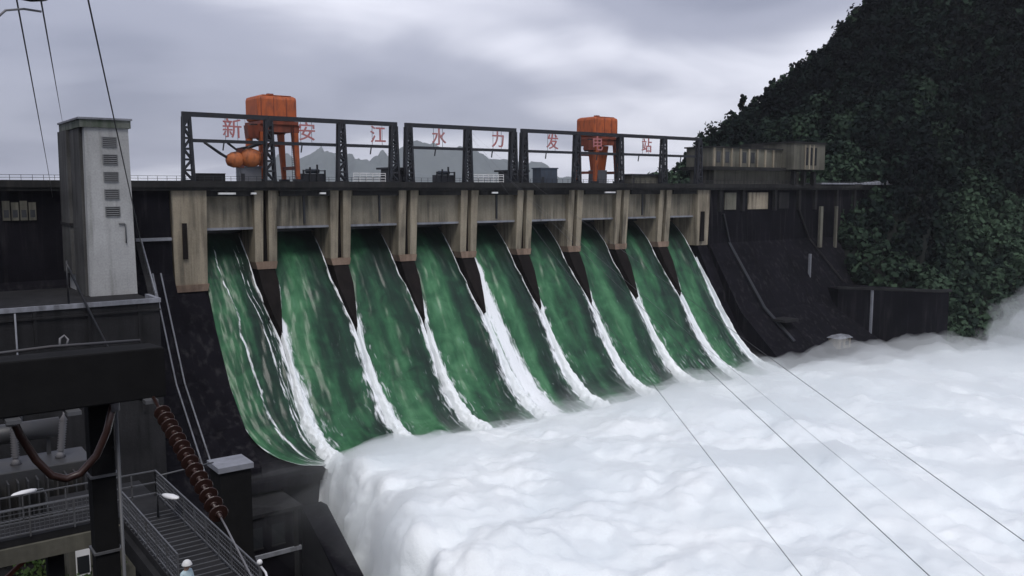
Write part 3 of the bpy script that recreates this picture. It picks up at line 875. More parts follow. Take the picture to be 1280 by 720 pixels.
white_fence(76.6, 87.0, 'white railed fence panel left of the second gap')
rl = thing('deck_railing', 'thin dark railing along the downstream edge of the deck', 'railing', (84, -2.7, 100.35))
pr = MB()
for k in range(211):
    pr.box(-129 + 2*k, -128.92 + 2*k, -2.82, -2.74, 100.35, 101.4)
tag(pr.build('posts', M['steel'], rl), kind='stuff')
for z in (100.85, 101.4):
    MB().box(-130, 292, -2.81, -2.75, z - 0.04, z + 0.04).build('rail', M['steel'], rl)
for x, wd, lab in ((8.2, 4.0, 'long white plate under the deck over the first bay'), (14.4, 1.3, 'short white plate under the deck over the first bay'),
                   (31.6, 1.6, 'white plate under the deck over the second bay'), (83.0, 2.0, 'white plate under the deck over the fifth bay'), (126.5, 4.2, 'long white plate under the deck over the seventh bay')):
    t = thing('deck_plate', lab, 'lamp', (x, -1.9, 97.4), 'white plates under the deck edge')
    MB().box(x - wd/2, x + wd/2, -2.4, -1.75, 97.3, 97.75).build('plate', M['white'], t, bevel=0.06)  # added white plates standing for bright patches on the deck's underside
    MB().box(x - 0.2, x + 0.2, -2.2, -1.95, 97.751, 98.19).build('bracket', M['steel'], t)

# ------------------------------------------------------------------ lift tower and its terrace on the left
tb = thing('terrace_block', 'dark concrete terrace with a pale parapet around the tower foot', 'terrace', (-44, -24, 40))
MB().box(-90, -18.4, -43.4, -9.0, 40, 79.0).build('block', M['grey'], tb)
MB().box(-90, -18.2, -43.7, -43.0, 79.005, 79.75).build('parapet', M['pale'], tb)
MB().box(-18.9, -18.2, -42.99, -36, 79.005, 79.75).build('parapet', M['pale'], tb)
for k in range(9):
    MB().box(-86 + 8*k, -85.5 + 8*k, -43.62, -43.405, 60, 78.9).build('pilaster', M['grey'], tb)
MB().box(-90, -18.3, -43.75, -43.41, 77.6, 77.9).build('string_course', M['grey'], tb)
for x_ in (-40.6, -58.0, -72.0):
    MB().cyl((x_, -43.95, 60), (x_, -43.95, 78.9), 0.14, n=8).build('drain_pipe', M['pale'], tb, True)
rp = thing('ramp', 'pale-railed steep ramp from the terrace up to the dam gallery', 'ramp', (-18.5, -36, 79))
MB().hexa([(-18.1,-36,78.4),(-16.9,-36,78.4),(-10.6,-1.75,86.6),(-11.8,-1.75,86.6)], [(-18.1,-36,79),(-16.9,-36,79),(-10.6,-1.75,87.2),(-11.8,-1.75,87.2)]).build('slab', M['grey'], rp)
MB().hexa([(-17.1,-36,79.01),(-16.85,-36,79.01),(-10.55,-1.75,87.21),(-10.8,-1.75,87.21)], [(-17.1,-36,79.8),(-16.85,-36,79.8),(-10.55,-1.75,88.0),(-10.8,-1.75,88.0)]).build('side_rail', M['pale'], rp)
MB().box(-11.8, -4.3, -2.3, -1.25, 87.3, 87.95).build('gallery_rail', M['pale'], rp)

tw = thing('lift_tower', 'tall pale grey concrete lift tower with a column of louvred windows', 'tower', (-22, -18, 79))
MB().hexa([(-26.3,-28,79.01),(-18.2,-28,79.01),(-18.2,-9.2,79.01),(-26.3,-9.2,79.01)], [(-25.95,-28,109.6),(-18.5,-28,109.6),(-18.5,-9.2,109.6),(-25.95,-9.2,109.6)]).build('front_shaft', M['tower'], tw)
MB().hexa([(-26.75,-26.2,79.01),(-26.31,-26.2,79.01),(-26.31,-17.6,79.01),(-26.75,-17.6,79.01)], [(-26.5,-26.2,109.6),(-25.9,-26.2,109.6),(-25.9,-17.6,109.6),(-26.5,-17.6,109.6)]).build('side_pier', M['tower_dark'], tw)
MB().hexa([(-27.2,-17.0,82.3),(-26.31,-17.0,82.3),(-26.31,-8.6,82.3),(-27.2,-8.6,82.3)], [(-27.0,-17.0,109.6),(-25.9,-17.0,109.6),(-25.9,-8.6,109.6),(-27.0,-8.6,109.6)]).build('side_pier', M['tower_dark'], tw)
MB().box(-27.3, -26.2, -17.3, -8.4, 91.6, 92.1).build('string_course', M['grey'], tw)
cp = MB().box(-26.7, -18.1, -28.4, -8.8, 109.61, 111.0).build('parapet', M['moss'], tw)
MB().box(-26.95, -17.85, -28.65, -8.6, 111.01, 111.35).build('coping', M['pale'], cp)
for k in range(5):
    z0 = 106.3 - 3.16 * k
    wd = MB().box(-22.95, -20.7, -28.02, -27.9, z0, z0 + 1.55).build('window', M['glass'], tw)
    fr = MB()
    fr.box(-23.1, -22.951, -28.14, -27.95, z0 - 0.14, z0 + 1.7); fr.box(-20.699, -20.55, -28.14, -27.95, z0 - 0.14, z0 + 1.7)
    fr.box(-22.95, -20.7, -28.14, -27.95, z0 + 1.551, z0 + 1.7); fr.box(-22.95, -20.7, -28.2, -27.95, z0 - 0.14, z0 - 0.001)
    fr.build('frame', M['shutter'], wd)
    for j in range(4):
        MB().hexa([(-22.94,-28.10,z0+0.18+0.36*j),(-20.71,-28.10,z0+0.18+0.36*j),(-20.71,-28.03,z0+0.26+0.36*j),(-22.94,-28.03,z0+0.26+0.36*j)],
                  [(-22.94,-28.10,z0+0.22+0.36*j),(-20.71,-28.10,z0+0.22+0.36*j),(-20.71,-28.03,z0+0.30+0.36*j),(-22.94,-28.03,z0+0.30+0.36*j)]).build('slat', M['shutter'], wd)
MB().tube([(-20.9,-28.2,92.2),(-19.9,-28.2,92.2),(-19.8,-28.2,91.9),(-19.8,-28.2,88.6)], 0.14, 8).build('drain_pipe', M['shutter'], tw, True)

cb = thing('stay_cable', 'dark slanting stay cable in front of the terrace parapet', 'cable', (-37, -44.3, 82))
MB().tube(sag((-32.6,-43.0,86.4), (-27.2,-46.0,71.5), 0.3), 0.2, 8).build('cable', M['steel'], cb, True)
MB().cyl((-32.6,-43.0,79.76), (-32.6,-43.0,86.9), 0.16, n=8).build('post', M['steel'], cb, True)
# gallery windows in the dark wall on the left
for k in range(4):
    gw = MB().box(-36.4 + 1.55*k, -35.1 + 1.55*k, -1.5, -1.02, 92.3, 96.2 - 0.3 * (k % 2)).build('gallery_window', M['house'], dam)
    MB().box(-36.2 + 1.55*k, -35.3 + 1.55*k, -1.52, -1.501, 92.9, 94.4).build('pane', M['glass'], gw)
# drain channels down the near wall
for x, w_ in ((-8.6, 0.28), (-6.9, 0.28)):
    ch = MB()
    pts = [(x, y - 0.16, z + 0.16) for y, z in FACE[2:6]]
    for a, b in zip(pts[:-1], pts[1:]):
        ch.bar(a, b, w_, 0.3)
    ch.build('drain_channel', M['pale'], dam)

# powerhouse end under the lip
ph = thing('powerhouse', 'dark powerhouse end wall under the lip of the first sheet', 'building', (-4, -34, 10))
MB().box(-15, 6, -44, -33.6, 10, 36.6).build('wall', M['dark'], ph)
MB().box(-15.6, 6.4, -44.6, -33.55, 36.61, 37.3).build('roof', M['grey'], ph)
MB().box(-15.4, 6, -44.5, -44.01, 28.4, 29.2).build('ledge', M['pale'], ph)
for k in range(4):
    wn = MB().box(-13 + 4.4*k, -10.4 + 4.4*k, -44.06, -44.0, 30.5, 34.6).build('window', M['glass'], ph)
    MB().box(-13.1 + 4.4*k, -10.3 + 4.4*k, -44.2, -44.061, 30.2, 30.49).build('sill', M['grey'], wn)

gw_ = thing('guide_wall', 'dark concrete guide wall holding the foam away from the powerhouse', 'wall', (2, -70, 10))
MB().prism_z([(6.1,-44.6),(10.2,-44.6),(10.4,-47),(1.4,-80),(-8,-112),(-34,-190),(-38,-190),(-12,-112),(-2.6,-80)], 10, 37.2).build('wall', M['dark'], gw_)
for x_ in (-9.4, -8.2, -7.0):
    MB().box(x_, x_ + 0.16, -44.75, -44.6, 29.21, 33.6).build('rail_post', M['pale'], ph)
MB().box(-9.6, -6.6, -44.78, -44.58, 33.61, 33.8).build('hand_rail', M['pale'], ph)
for x_ in (-15.0, -5.6, 4.6):
    MB().box(x_, x_ + 0.9, -44.35, -44.005, 10, 36.6).build('pilaster', M['grey'], ph)
# ------------------------------------------------------------------ right bank: gallery, stairs, house, road, hut
for x0, x1, mt in ((181, 187, M['house']), (193.6, 204.6, M['beige']), (211, 217, M['grey'])):
    MB().box(x0, x1, -1.5, -0.95, 91.4, 97.3).build('wall_panel', mt, dam)
for x in (177.5, 189.6, 207.6, 222, 232, 246, 258, 270):
    MB().box(x, x + 1.3, -2.3, -1.05, 90.8, 98.19).build('deck_bracket', M['grey'], dam)
# stair running down the right-hand face, and long drains
st = MB()
a = Vector((222.6, -1.9, 91.2)); 
pts = [(222.6,-1.9,91.0),(229.0,-2.2,80.2),(236.0,-13.2,63.9)]
for p, q in zip(pts[:-1], pts[1:]):
    st.bar(p, q, 0.6, 0.5)
st.build('stair_rail', M['grey'], dam)
dr = MB()
for p, q in (((180,-1.5,90),(183,-1.9,80.2)), ((183,-1.9,80.2),(185.0,-16.3,58.6)), ((185.0,-16.3,58.6),(186,-27.8,48.6))):
    dr.bar(p, q, 1.6, 0.5)
dr.build('joint', M['steel'], dam)
for x, y, z0, z1, wd in ((218.6,-10.0,62,75,0.5), (232.4,-4.2,76.5,92,1.5), (242.6,-4.2,76,92,0.9)):
    MB().box(x, x + wd, y - 0.5, y + 0.5, z0, z1).build('buttress', M['pale'] if wd < 0.6 else M['house'], dam)
MB().box(184.5, 192, -25, -15, 54.5, 55.3).build('niche_slab', M['grey'], dam)
tm = MB()
tm.prism_z([(186,-60),(234,-72),(244,-40),(240,-14),(236,-11),(224,-18),(200,-30),(172,-33),(172,-38)], 10, 40.2)
tag(tm.build('river_apron', M['dark']), 'dark concrete apron at the toe of the right-hand dam wall', kind='structure')
rw = thing('retaining_wall', 'dark retaining wall carrying the road below the mountain', 'retaining wall', (235, -32, 40))
MB().prism_z([(223.5,-19),(242.5,-46),(247,-47.5),(250,-40),(246,-30),(240,-8),(228,-8)], 20, 62.6).build('wall', M['dark'], rw)
MB().prism_z([(223.0,-19.2),(242.2,-46.6),(247.4,-48.2),(247.8,-46.8),(243,-45.6),(224,-18.4)], 62.61, 63.5).build('coping', M['grey'], rw)
MB().box(229.8, 230.5, -28.8, -28.0, 40, 62.6).build('pilaster', M['pale'], rw)

hs = thing('abutment_house', 'beige flat-roofed gatehouse on the deck below the wooded mountain', 'building', (200, 4, 100))
MB().box(178, 226, 1.0, 12, 100.0, 105.0).build('lower_storey', M['house'], hs)
MB().box(174, 230, -2.0, 13, 105.01, 106.2).build('canopy', M['deck'], hs)
up_ = MB().box(176, 214, 0.2, 12, 106.21, 112.6).build('upper_storey', M['house'], hs)
MB().box(175.4, 214.0, -0.4, 12.6, 112.61, 113.1).build('roof', M['deck'], up_)
for k in range(8):
    MB().box(176.2 + 4.6*k, 177.0 + 4.6*k, -0.25, 0.19, 106.21, 112.6).build('pilaster', M['beige'], up_)
for k in (0, 1, 3, 4):
    wn = MB().box(178.0 + 4.6*k, 180.0 + 4.6*k, 0.1, 0.195, 107.6, 111.4).build('window', M['glass'], up_)
    
bl = MB().box(214.01, 233, -5.0, 12, 105.6, 115.0).build('end_block', M['house'], hs)
MB().box(213.6, 233.5, -5.5, 12.5, 115.01, 115.6).build('end_roof', M['deck'], bl)
for k in range(3):
    MB().box(221.0 + 2.6*k, 222.6 + 2.6*k, -5.08, -5.0, 107.2, 113.6).build('window', M['glass'], bl)
    MB().box(220.4 + 2.6*k, 220.9 + 2.6*k, -5.3, -5.0, 105.7, 114.6).build('pilaster', M['beige'], bl)
for x in (216, 222, 228):
    MB().box(x, x + 1.4, -4.0, -2.4, 100.0, 105.0).build('stilt', M['grey'], hs)
MB().box(200, 207, 3, 8, 113.11, 114.6).build('roof_hut', M['deck'], hs)
cn = thing('canopy_roof', 'thin pale canopy roof at the far end of the deck', 'canopy', (268, 2, 100))
MB().box(234, 256, -3.4, 4, 100.3, 100.9).build('roof', M['pale'], cn)
MB().hexa([(262,-4,100.2),(284,-4,100.2),(284,5,100.2),(262,5,100.2)], [(262,-4,100.6),(284,-4,102.2),(284,5,102.2),(262,5,100.6)]).build('roof', M['pale'], cn)
ht = thing('hut', 'small pale hut at the water edge below the right-hand wall', 'hut', (208, -31, 40.2))
MB().box(203.6, 213.4, -33.2, -27.6, 40.2, 44.6).build('plinth', M['grey'], ht)
MB().box(204.5, 211.2, -32.6, -28.4, 44.601, 48.0).build('wall', M['beige'], ht)
MB().hexa([(204.0,-33.1,48.01),(211.8,-33.1,48.01),(211.8,-27.9,48.01),(204.0,-27.9,48.01)], [(205.2,-32.0,48.9),(210.6,-32.0,48.9),(210.6,-29.0,48.9),(205.2,-29.0,48.9)]).build('roof', M['pale'], ht)
MB().box(205.4, 206.5, -32.66, -32.605, 44.7, 46.9).build('door', M['steel'], ht)
MB().box(208.0, 210.0, -32.66, -32.605, 45.6, 46.9).build('window', M['glass'], ht)

# ------------------------------------------------------------------ forest on the mountain (one mass) and skyline trees
def leaf_cloud(centres, radii, n_leaf, size, seed):
    r_ = np.random.default_rng(seed)
    nT = len(centres)
    d = r_.normal(size=(nT, n_leaf, 3)); d /= np.linalg.norm(d, axis=2)[..., None]
    rad = r_.uniform(0.55, 1.05, (nT, n_leaf, 1)) ** 0.7
    lob = 1 + 0.28 * np.sin(3 * d[..., :1] + r_.uniform(0, 6, (nT, 1, 1))) * np.cos(2.5 * d[..., 1:2] + r_.uniform(0, 6, (nT, 1, 1)))
    c = centres[:, None, :] + d * rad * lob * radii[:, None, :]
    nrm = d + r_.normal(size=d.shape) * 0.55; nrm /= np.linalg.norm(nrm, axis=2)[..., None]
    t = np.cross(nrm, r_.normal(size=d.shape)); t /= np.linalg.norm(t, axis=2)[..., None] + 1e-9
    b = np.cross(nrm, t)
    s = size * r_.uniform(0.6, 1.4, (nT, n_leaf, 1))
    q = np.stack([c - t*s - b*s*0.6, c + t*s*0.9 - b*s*0.7, c + t*s*1.1 + b*s*0.7, c - t*s*0.8 + b*s*0.8], 2)
    tint = np.clip(r_.uniform(0, 1, (nT, 1)) + r_.normal(0, 0.12, (nT, n_leaf)), 0, 1)
    return q.reshape(-1, 3), np.arange(nT * n_leaf * 4).reshape(-1, 4), np.repeat(tint.ravel(), 4)
cand = np.stack([rng.uniform(226, 560, 26000), rng.uniform(-230, 170, 26000)], 1)
ch = hill_h(cand[:, 0], cand[:, 1])
dF, hF, sF = poly_dist(cand[:, 0], cand[:, 1], FOOT)
dR, hR, sR = poly_dist(cand[:, 0], cand[:, 1], RIDGE)
ang = np.arctan2(cand[:, 1] - CAM.y, cand[:, 0] - CAM.x)
ok = (sF > 0) & (ch > 41) & (ch < 240) & ((sR < 0) | (dR < 14)) & (ang > R(20)) & (ang < R(50))
keep, cell = [], {}
for idx in np.nonzero(ok)[0]:
    x, y = cand[idx]
    kx, ky = int(x // 3.9), int(y // 3.9)
    if cell.get((kx, ky), 0) < 1:
        cell[(kx, ky)] = 1
        keep.append(idx)
        if len(keep) >= 5200:
            break
keep = np.array(keep)
P3 = np.stack([cand[keep, 0], cand[keep, 1], ch[keep]], 1)
rr = rng.uniform(1.9, 3.6, len(P3)) + 2.2 * rng.uniform(0, 1, len(P3)) ** 4
hh = rr * rng.uniform(0.9, 1.6, len(P3))
cen = P3 + np.stack([0*rr, 0*rr, hh * 0.75], 1)
vq, fq, tq = leaf_cloud(cen, np.stack([rr, rr, hh], 1), 100, 0.78, 21)
o = np_mesh('forest', vq, fq, M['forest'], smooth=False)
zone = np.clip(0.5 + 0.9 * fbm(P3[:, 0] / 45, P3[:, 1] / 45, 7.0, 3) + np.clip((108 - P3[:, 2]) / 75, -0.6, 0.4), 0, 1)      # stands of paler and darker trees
tq = np.clip(0.6 * tq + 0.7 * np.repeat(zone, 400) - 0.1, 0, 1)
point_attr(o, 'tint', tq)
tag(o, 'dark dense forest covering the mountain flank', kind='stuff')

def tree_proto(seed, h, rad, slim):
    r_ = random.Random(seed)
    t = thing('skyline_tree', 'dark tree standing out on the skyline of the mountain', 'tree', (0, 0, 0), 'trees on the mountain skyline')
    tr = MB().tube([(0,0,-0.5),(0.1,0,h*0.4),(0.25*r_.uniform(-1,1),0.1,h*0.75),(0.2,0.1,h)], [0.28,0.2,0.13,0.05], 7)
    for k in range(7):
        a = r_.uniform(0, 6.28); z = h * r_.uniform(0.4, 0.85)
        tr.tube([(0.1,0,z),(0.1+rad*0.7*math.cos(a), rad*0.7*math.sin(a), z + rad*0.45)], [0.09, 0.03], 5)
    tr.build('trunk', M['bark'], t)
    n = 7
    cc = np.array([[rad*0.5*r_.uniform(-1,1), rad*0.5*r_.uniform(-1,1), h*(0.45 + 0.52*k/(n-1))] for k in range(n)])
    rd = np.array([[rad*s_, rad*s_, rad*s_*slim] for s_ in [r_.uniform(0.45,0.75)*(1.15-0.6*k/(n-1)) for k in range(n)]])
    vq, fq, tq = leaf_cloud(cc, rd, 60, 0.42, seed)
    c = np_mesh('crown', vq, fq, M['forest'], t, smooth=False)
    point_attr(c, 'tint', tq)
    return t
protos = [tree_proto(1, 9.5, 2.6, 0.8), tree_proto(2, 12.0, 2.2, 1.0), tree_proto(3, 8.0, 3.2, 0.7)]
used = [False] * 3
ridge_pts = []
for (x0,y0,z0),(x1,y1,z1) in zip(RIDGE[2:8], RIDGE[3:9]):
    for k in range(4):
        t_ = (k + rng.uniform(0.1, 0.9)) / 4
        ridge_pts.append((x0+(x1-x0)*t_ + rng.uniform(-2,2), y0+(y1-y0)*t_ + rng.uniform(-3,3)))
for j, (x, y) in enumerate(ridge_pts):
    q = j % 3
    t = protos[q] if not used[q] else copy_tree(protos[q])
    used[q] = True
    t.location = (x, y, float(hill_h(np.array([x]), np.array([y]))[0]) - 0.3)
    t.rotation_euler = (0, 0, rng.uniform(0, 6.28))
    s_ = rng.uniform(0.8, 1.25); t.scale = (s_, s_, s_)

# ------------------------------------------------------------------ foreground: walkway, gantry beam, insulators, equipment
wk = thing('walkway', 'L-shaped grey steel walkway with mesh railings in the lower left corner', 'walkway', (-52, -165, 85.9))
MB().box(-66, -50.6, -166.4, -164.7, 85.62, 85.9).build('deck', M['grey'], wk)
MB().box(-52.5, -50.6, -176.6, -166.41, 85.62, 85.9).build('deck', M['grey'], wk)
MB().box(-66, -52.2, -166.55, -166.2, 85.0, 85.61).build('edge_beam', M['house'], wk)
MB().box(-52.7, -52.35, -176.6, -166.56, 85.0, 85.61).build('edge_beam', M['grey'], wk)
def railing(x0, y0, x1, y1, n, mesh):
    m = MB()
    for k in range(n + 1):
        x, y = x0 + (x1-x0)*k/n, y0 + (y1-y0)*k/n
        MB().box(x-0.025, x+0.025, y-0.025, y+0.025, 85.901, 87.0).build('post', M['rail'], wk)
    for z in (86.05, 86.5, 87.0):
        MB().bar((x0, y0, z), (x1, y1, z), 0.05).build('rail', M['rail'], wk)
    if mesh:
        L_ = math.hypot(x1-x0, y1-y0); q = int(L_ / 0.16)
        for k in range(q):
            x, y = x0 + (x1-x0)*(k+0.5)/q, y0 + (y1-y0)*(k+0.5)/q
            m.box(x-0.008, x+0.008, y-0.008, y+0.008, 86.05, 87.0)
        for z in np.arange(86.2, 87.0, 0.16):
            m.bar((x0, y0, z), (x1, y1, z), 0.016)
        tag(m.build('mesh_wires', M['rail'], wk), kind='stuff')
railing(-66, -164.8, -52.6, -164.8, 9, False)
railing(-66, -166.45, -52.6, -166.45, 9, True)
railing(-50.7, -164.8, -50.7, -176.5, 9, True)
railing(-52.45, -166.5, -52.45, -174.0, 6, True)
railing(-52.6, -164.8, -50.7, -164.8, 2, False)
pts = []
for k in range(13):
    a = math.pi * (0.0 + 1.0 * k / 12)
    pts.append((-51.9 + 1.25 * math.cos(a), -176.5 - 1.9 * math.sin(a), 87.0))
MB().tube(pts, 0.035, 8).build('curved_rail', M['white'], wk, True)
MB().prism_z([(-50.6,-176.61)] + [(-51.9 + 1.3 * math.cos(math.pi*k/10), -176.61 - 1.95 * math.sin(math.pi*k/10)) for k in range(11)], 85.62, 85.9).build('landing', M['grey'], wk)
for k in (0, 2, 4, 6, 8, 10, 12):
    x, y, z = pts[k]
    MB().cyl((x, y, 85.8), (x, y, 86.99), 0.022, n=6).build('post', M['rail'], wk)
MB().ellipsoid((-50.66, -176.4, 87.12), (0.09, 0.09, 0.09), 10, 6).build('post_cap', M['white'], wk, True)
for x, y in ((-64, -165.5), (-58.3, -165.5), (-54.7, -165.5), (-51.5, -165.6), (-51.5, -171), (-51.5, -176)):
    MB().box(x-0.28, x+0.28, y-0.28, y+0.28, 66, 85.61).build('column', M['grey'], wk)

for x0_, x1_ in ((-64, -58.3), (-58.3, -54.7)):
    MB().bar((x0_, -165.5, 82.6), (x1_, -165.5, 85.5), 0.14).build('brace', M['rust'], wk)
    MB().bar((x1_, -165.5, 82.6), (x0_, -165.5, 85.5), 0.14).build('brace', M['rust'], wk)
for y0_, y1_ in ((-165.6, -171), (-171, -176)):
    MB().bar((-51.5, y0_, 82.8), (-51.5, y1_, 85.5), 0.14).build('brace', M['rail'], wk)
for k in range(24):
    MB().box(-52.48, -50.62, -166.8 - 0.42*k, -166.76 - 0.42*k, 85.901, 85.925).build('tread_bar', M['rail'], wk)
# worker with a white helmet on the landing: one skinned body
def person(loc, label):
    p = thing('person', label, 'person', loc)
    J = {'hip':(0,0,0.92),'belly':(0,0,1.10),'chest':(0,0.02,1.30),'neck':(0,0.02,1.46),'head0':(0,-0.01,1.54),'head1':(0,-0.02,1.64),
         'ls':(-0.17,0.02,1.40),'le':(-0.25,0.0,1.13),'lw':(-0.20,-0.20,1.03),'lh':(-0.17,-0.28,1.03),
         'rs':(0.17,0.02,1.40),'re':(0.25,0.0,1.13),'rw':(0.20,-0.20,1.03),'rh':(0.17,-0.28,1.03),
         'lk':(-0.11,-0.02,0.50),'la':(-0.11,0.02,0.09),'lt':(-0.12,-0.14,0.04),'rk':(0.11,-0.02,0.50),'ra':(0.11,0.02,0.09),'rt':(0.12,-0.14,0.04),
         'lhip':(-0.1,0,0.86),'rhip':(0.1,0,0.86)}
    Rr = {'hip':.15,'belly':.14,'chest':.155,'neck':.06,'head0':.085,'head1':.095,'ls':.07,'le':.045,'lw':.034,'lh':.04,'rs':.07,'re':.045,'rw':.034,'rh':.04,
          'lk':.06,'la':.045,'lt':.045,'rk':.06,'ra':.045,'rt':.045,'lhip':.09,'rhip':.09}
    E_ = [('hip','belly'),('belly','chest'),('chest','neck'),('neck','head0'),('head0','head1'),('chest','ls'),('ls','le'),('le','lw'),('lw','lh'),('chest','rs'),('rs','re'),('re','rw'),('rw','rh'),
          ('hip','lhip'),('lhip','lk'),('lk','la'),('la','lt'),('hip','rhip'),('rhip','rk'),('rk','ra'),('ra','rt')]
    for s in (-1, 1):
        for k, (dx, dz, ln) in enumerate(((-0.03,0.01,0.07),(-0.01,0.015,0.085),(0.012,0.012,0.08),(0.032,0.0,0.062))):
            a = f'f{s}{k}'
            base = J['lh' if s < 0 else 'rh']
            J[a] = (base[0]+dx, base[1]-ln*0.7, base[2]+dz-0.01); J[a+'t'] = (base[0]+dx, base[1]-ln, base[2]+dz-0.045)
            Rr[a] = 0.010; Rr[a+'t'] = 0.008
            E_ += [('lh' if s < 0 else 'rh', a), (a, a+'t')]
        base = J['lw' if s < 0 else 'rw']; a = f't{s}'
        J[a] = (base[0]-s*0.055, base[1]-0.06, base[2]+0.0); Rr[a] = 0.011
        E_.append(('lw' if s < 0 else 'rw', a))
    names = list(J)
    me = bpy.data.meshes.new('body')
    me.from_pydata([J[n] for n in names], [(names.index(a), names.index(b)) for a, b in E_], [])
    m, t, bs = new_mat('worker')                               # pale shirt above the belt, dark trousers below, skin at head and hands
    tcn = t.nodes.new('ShaderNodeTexCoord'); sp = t.nodes.new('ShaderNodeSeparateXYZ')
    t.links.new(tcn.outputs['Object'], sp.inputs[0])
    f1 = math_node('GREATER_THAN', sp.outputs['Z'], 0.96, tree=t); f2 = math_node('GREATER_THAN', sp.outputs['Z'], 1.47, tree=t)
    f3 = math_node('LESS_THAN', sp.outputs['Y'], -0.20, tree=t)
    c = mix_rgb(t, (0.03,0.035,0.05), (0.45,0.58,0.62), f1)
    c = mix_rgb(t, c, (0.42,0.26,0.19), math_node('MAXIMUM', f2, f3, tree=t))
    t.links.new(c, bs.inputs['Base Color']); bs.inputs['Roughness'].default_value = 0.8
    b = link('body', me, m, p)
    sk = b.modifiers.new('skin', 'SKIN'); sk.use_smooth_shade = True
    for n, v_ in zip(names, me.skin_vertices[0].data):
        v_.radius = (Rr[n], Rr[n])
    me.skin_vertices[0].data[names.index('hip')].use_root = True
    sb = b.modifiers.new('sub', 'SUBSURF'); sb.levels = 2; sb.render_levels = 2
    x, y, z = loc
    MB().lathe((x, y-0.02, z+1.635), (0,0,1), [(0,0.155),(0.02,0.150),(0.06,0.132),(0.11,0.105),(0.145,0.06),(0.155,0.01)], 18).build('helmet', M['white'], p, True)
    MB().ellipsoid((x, y-0.125, z+1.595), (0.016,0.03,0.026), 8, 6).build('nose', m, p, True)
    ey = MB()
    for s in (-1, 1):
        ey.ellipsoid((x+s*0.036, y-0.108, z+1.615), (0.014,0.01,0.009), 8, 6)
    ey.build('eyes', M['steel'], p, True)
    return p
pp = person((-52.8, -176.2, 85.9), 'worker in a white hard hat and pale blue shirt on the walkway landing')
pp.rotation_euler = (0, 0, R(30))

# street lamps by the walkway
def lamp(loc, h, a, label):
    x, y, z = loc
    t = thing('street_lamp', label, 'lamp', loc, 'white lamps by the walkway')
    ca, sa = math.cos(a), math.sin(a)
    MB().tube([(x,y,z),(x,y,z+h*0.9),(x+0.15*ca,y+0.15*sa,z+h),(x+0.5*ca,y+0.5*sa,z+h+0.05)], [0.05,0.04,0.035,0.03], 8).build('pole', M['rail'], t, True)
    p = Vector((x+0.42*ca, y+0.42*sa, z+h+0.05))
    hd = MB()
    d = Vector((ca, sa, 0.08)).normalized(); s = Vector((-sa, ca, 0))
    prof = [(0,0.06,0.05),(0.2,0.12,0.09),(0.55,0.17,0.11),(0.9,0.15,0.07),(1.05,0.06,0.03)]
    vs = []; n = 8
    for t_, w_, hgt_ in prof:
        for k in range(n):
            g_ = 2*math.pi*k/n
            vs.append(p + d*t_ + s*(w_*math.cos(g_)) + Vector((0,0,hgt_*math.sin(g_))))
    fs = [(i*n+k, i*n+(k+1)%n, (i+1)*n+(k+1)%n, (i+1)*n+k) for i in range(len(prof)-1) for k in range(n)] + [tuple(range(n-1,-1,-1)), tuple(range((len(prof)-1)*n, len(prof)*n))]
    hd.add(vs, fs)
    hd.build('lamp_head', M['white'], t, True)
lamp((-51.3, -167.3, 85.9), 0.95, R(-75), 'white lamp head over the corner of the walkway')
lamp((-54.6, -163.6, 84.0), 2.75, R(-150), 'white lamp head behind the left arm of the walkway')

# concrete gantry beam with its column, jumper loop and insulator string
gb = thing('gantry', 'dark concrete gantry beam crossing the left edge of the view', 'gantry', (-56, -183, 80))
MB().hexa([(-64.4,-184.45,94.55),(-55.2,-183.95,94.45),(-55.3,-183.25,94.45),(-64.5,-183.75,94.55)],
          [(-64.4,-184.45,95.62),(-55.2,-183.95,95.46),(-55.3,-183.25,95.46),(-64.5,-183.75,95.62)]).build('beam', M['black'], gb, bevel=0.03)
MB().box(-56.52, -56.06, -183.2, -182.75, 78, 94.6).build('column', M['black'], gb, bevel=0.03)
MB().box(-64.0, -63.6, -183.9, -183.5, 80, 94.6).build('column', M['black'], gb, bevel=0.03)
MB().cyl((-56.02,-183.26,78), (-56.02,-183.26,94.4), 0.035, n=8).build('conduit', M['rail'], gb, True)
for z_ in (88, 89.6, 91.2, 92.8):
    MB().box(-56.56, -56.02, -183.24, -182.71, z_, z_ + 0.05).build('strap', M['rail'], gb)
for x_ in (-57.95, -56.95, -55.55):
    MB().box(x_-0.12, x_+0.12, -184.42 + 0.05*(x_+60), -183.6, 94.40, 94.47).build('bracket', M['rail'], gb)
MB().tube([(-60.5,-184.0,95.66),(-58.5,-183.95,95.64),(-57.2,-183.8,95.66),(-55.6,-183.7,95.6)], 0.03, 6).build('cable_run', M['wire'], gb, True)
MB().tube([(-57.02,-183.55,95.6),(-57.0,-183.5,95.75),(-56.92,-183.48,95.8),(-56.86,-183.5,95.72),(-56.9,-183.55,95.62)], 0.022, 6).build('lifting_eye', M['palewire'], gb, True)
jp = thing('jumper_cable', 'thick brown jumper loop hanging under the gantry beam', 'cable', (-57, -183.6, 94.3))
MB().tube([(-57.95,-183.9,94.5),(-57.8,-183.7,94.05),(-57.55,-183.65,93.5),(-57.3,-183.62,93.14),(-57.05,-183.6,93.02),(-56.8,-183.62,93.08),(-56.5,-183.66,93.4),(-56.3,-183.7,93.85),(-56.15,-183.8,94.48)], 0.075, 10).build('cable', M['porcelain'], jp, True)
for p in ((-57.95,-183.9,94.45), (-56.15,-183.8,94.43)):
    MB().cyl((p[0],p[1],p[2]-0.16), (p[0],p[1],p[2]+0.12), 0.09, n=10).build('clamp', M['palewire'], jp, True)
ins = thing('insulator_string', 'string of brown ribbed insulator discs hanging below the gantry beam end', 'insulator', (-55.5, -184.6, 94.4))
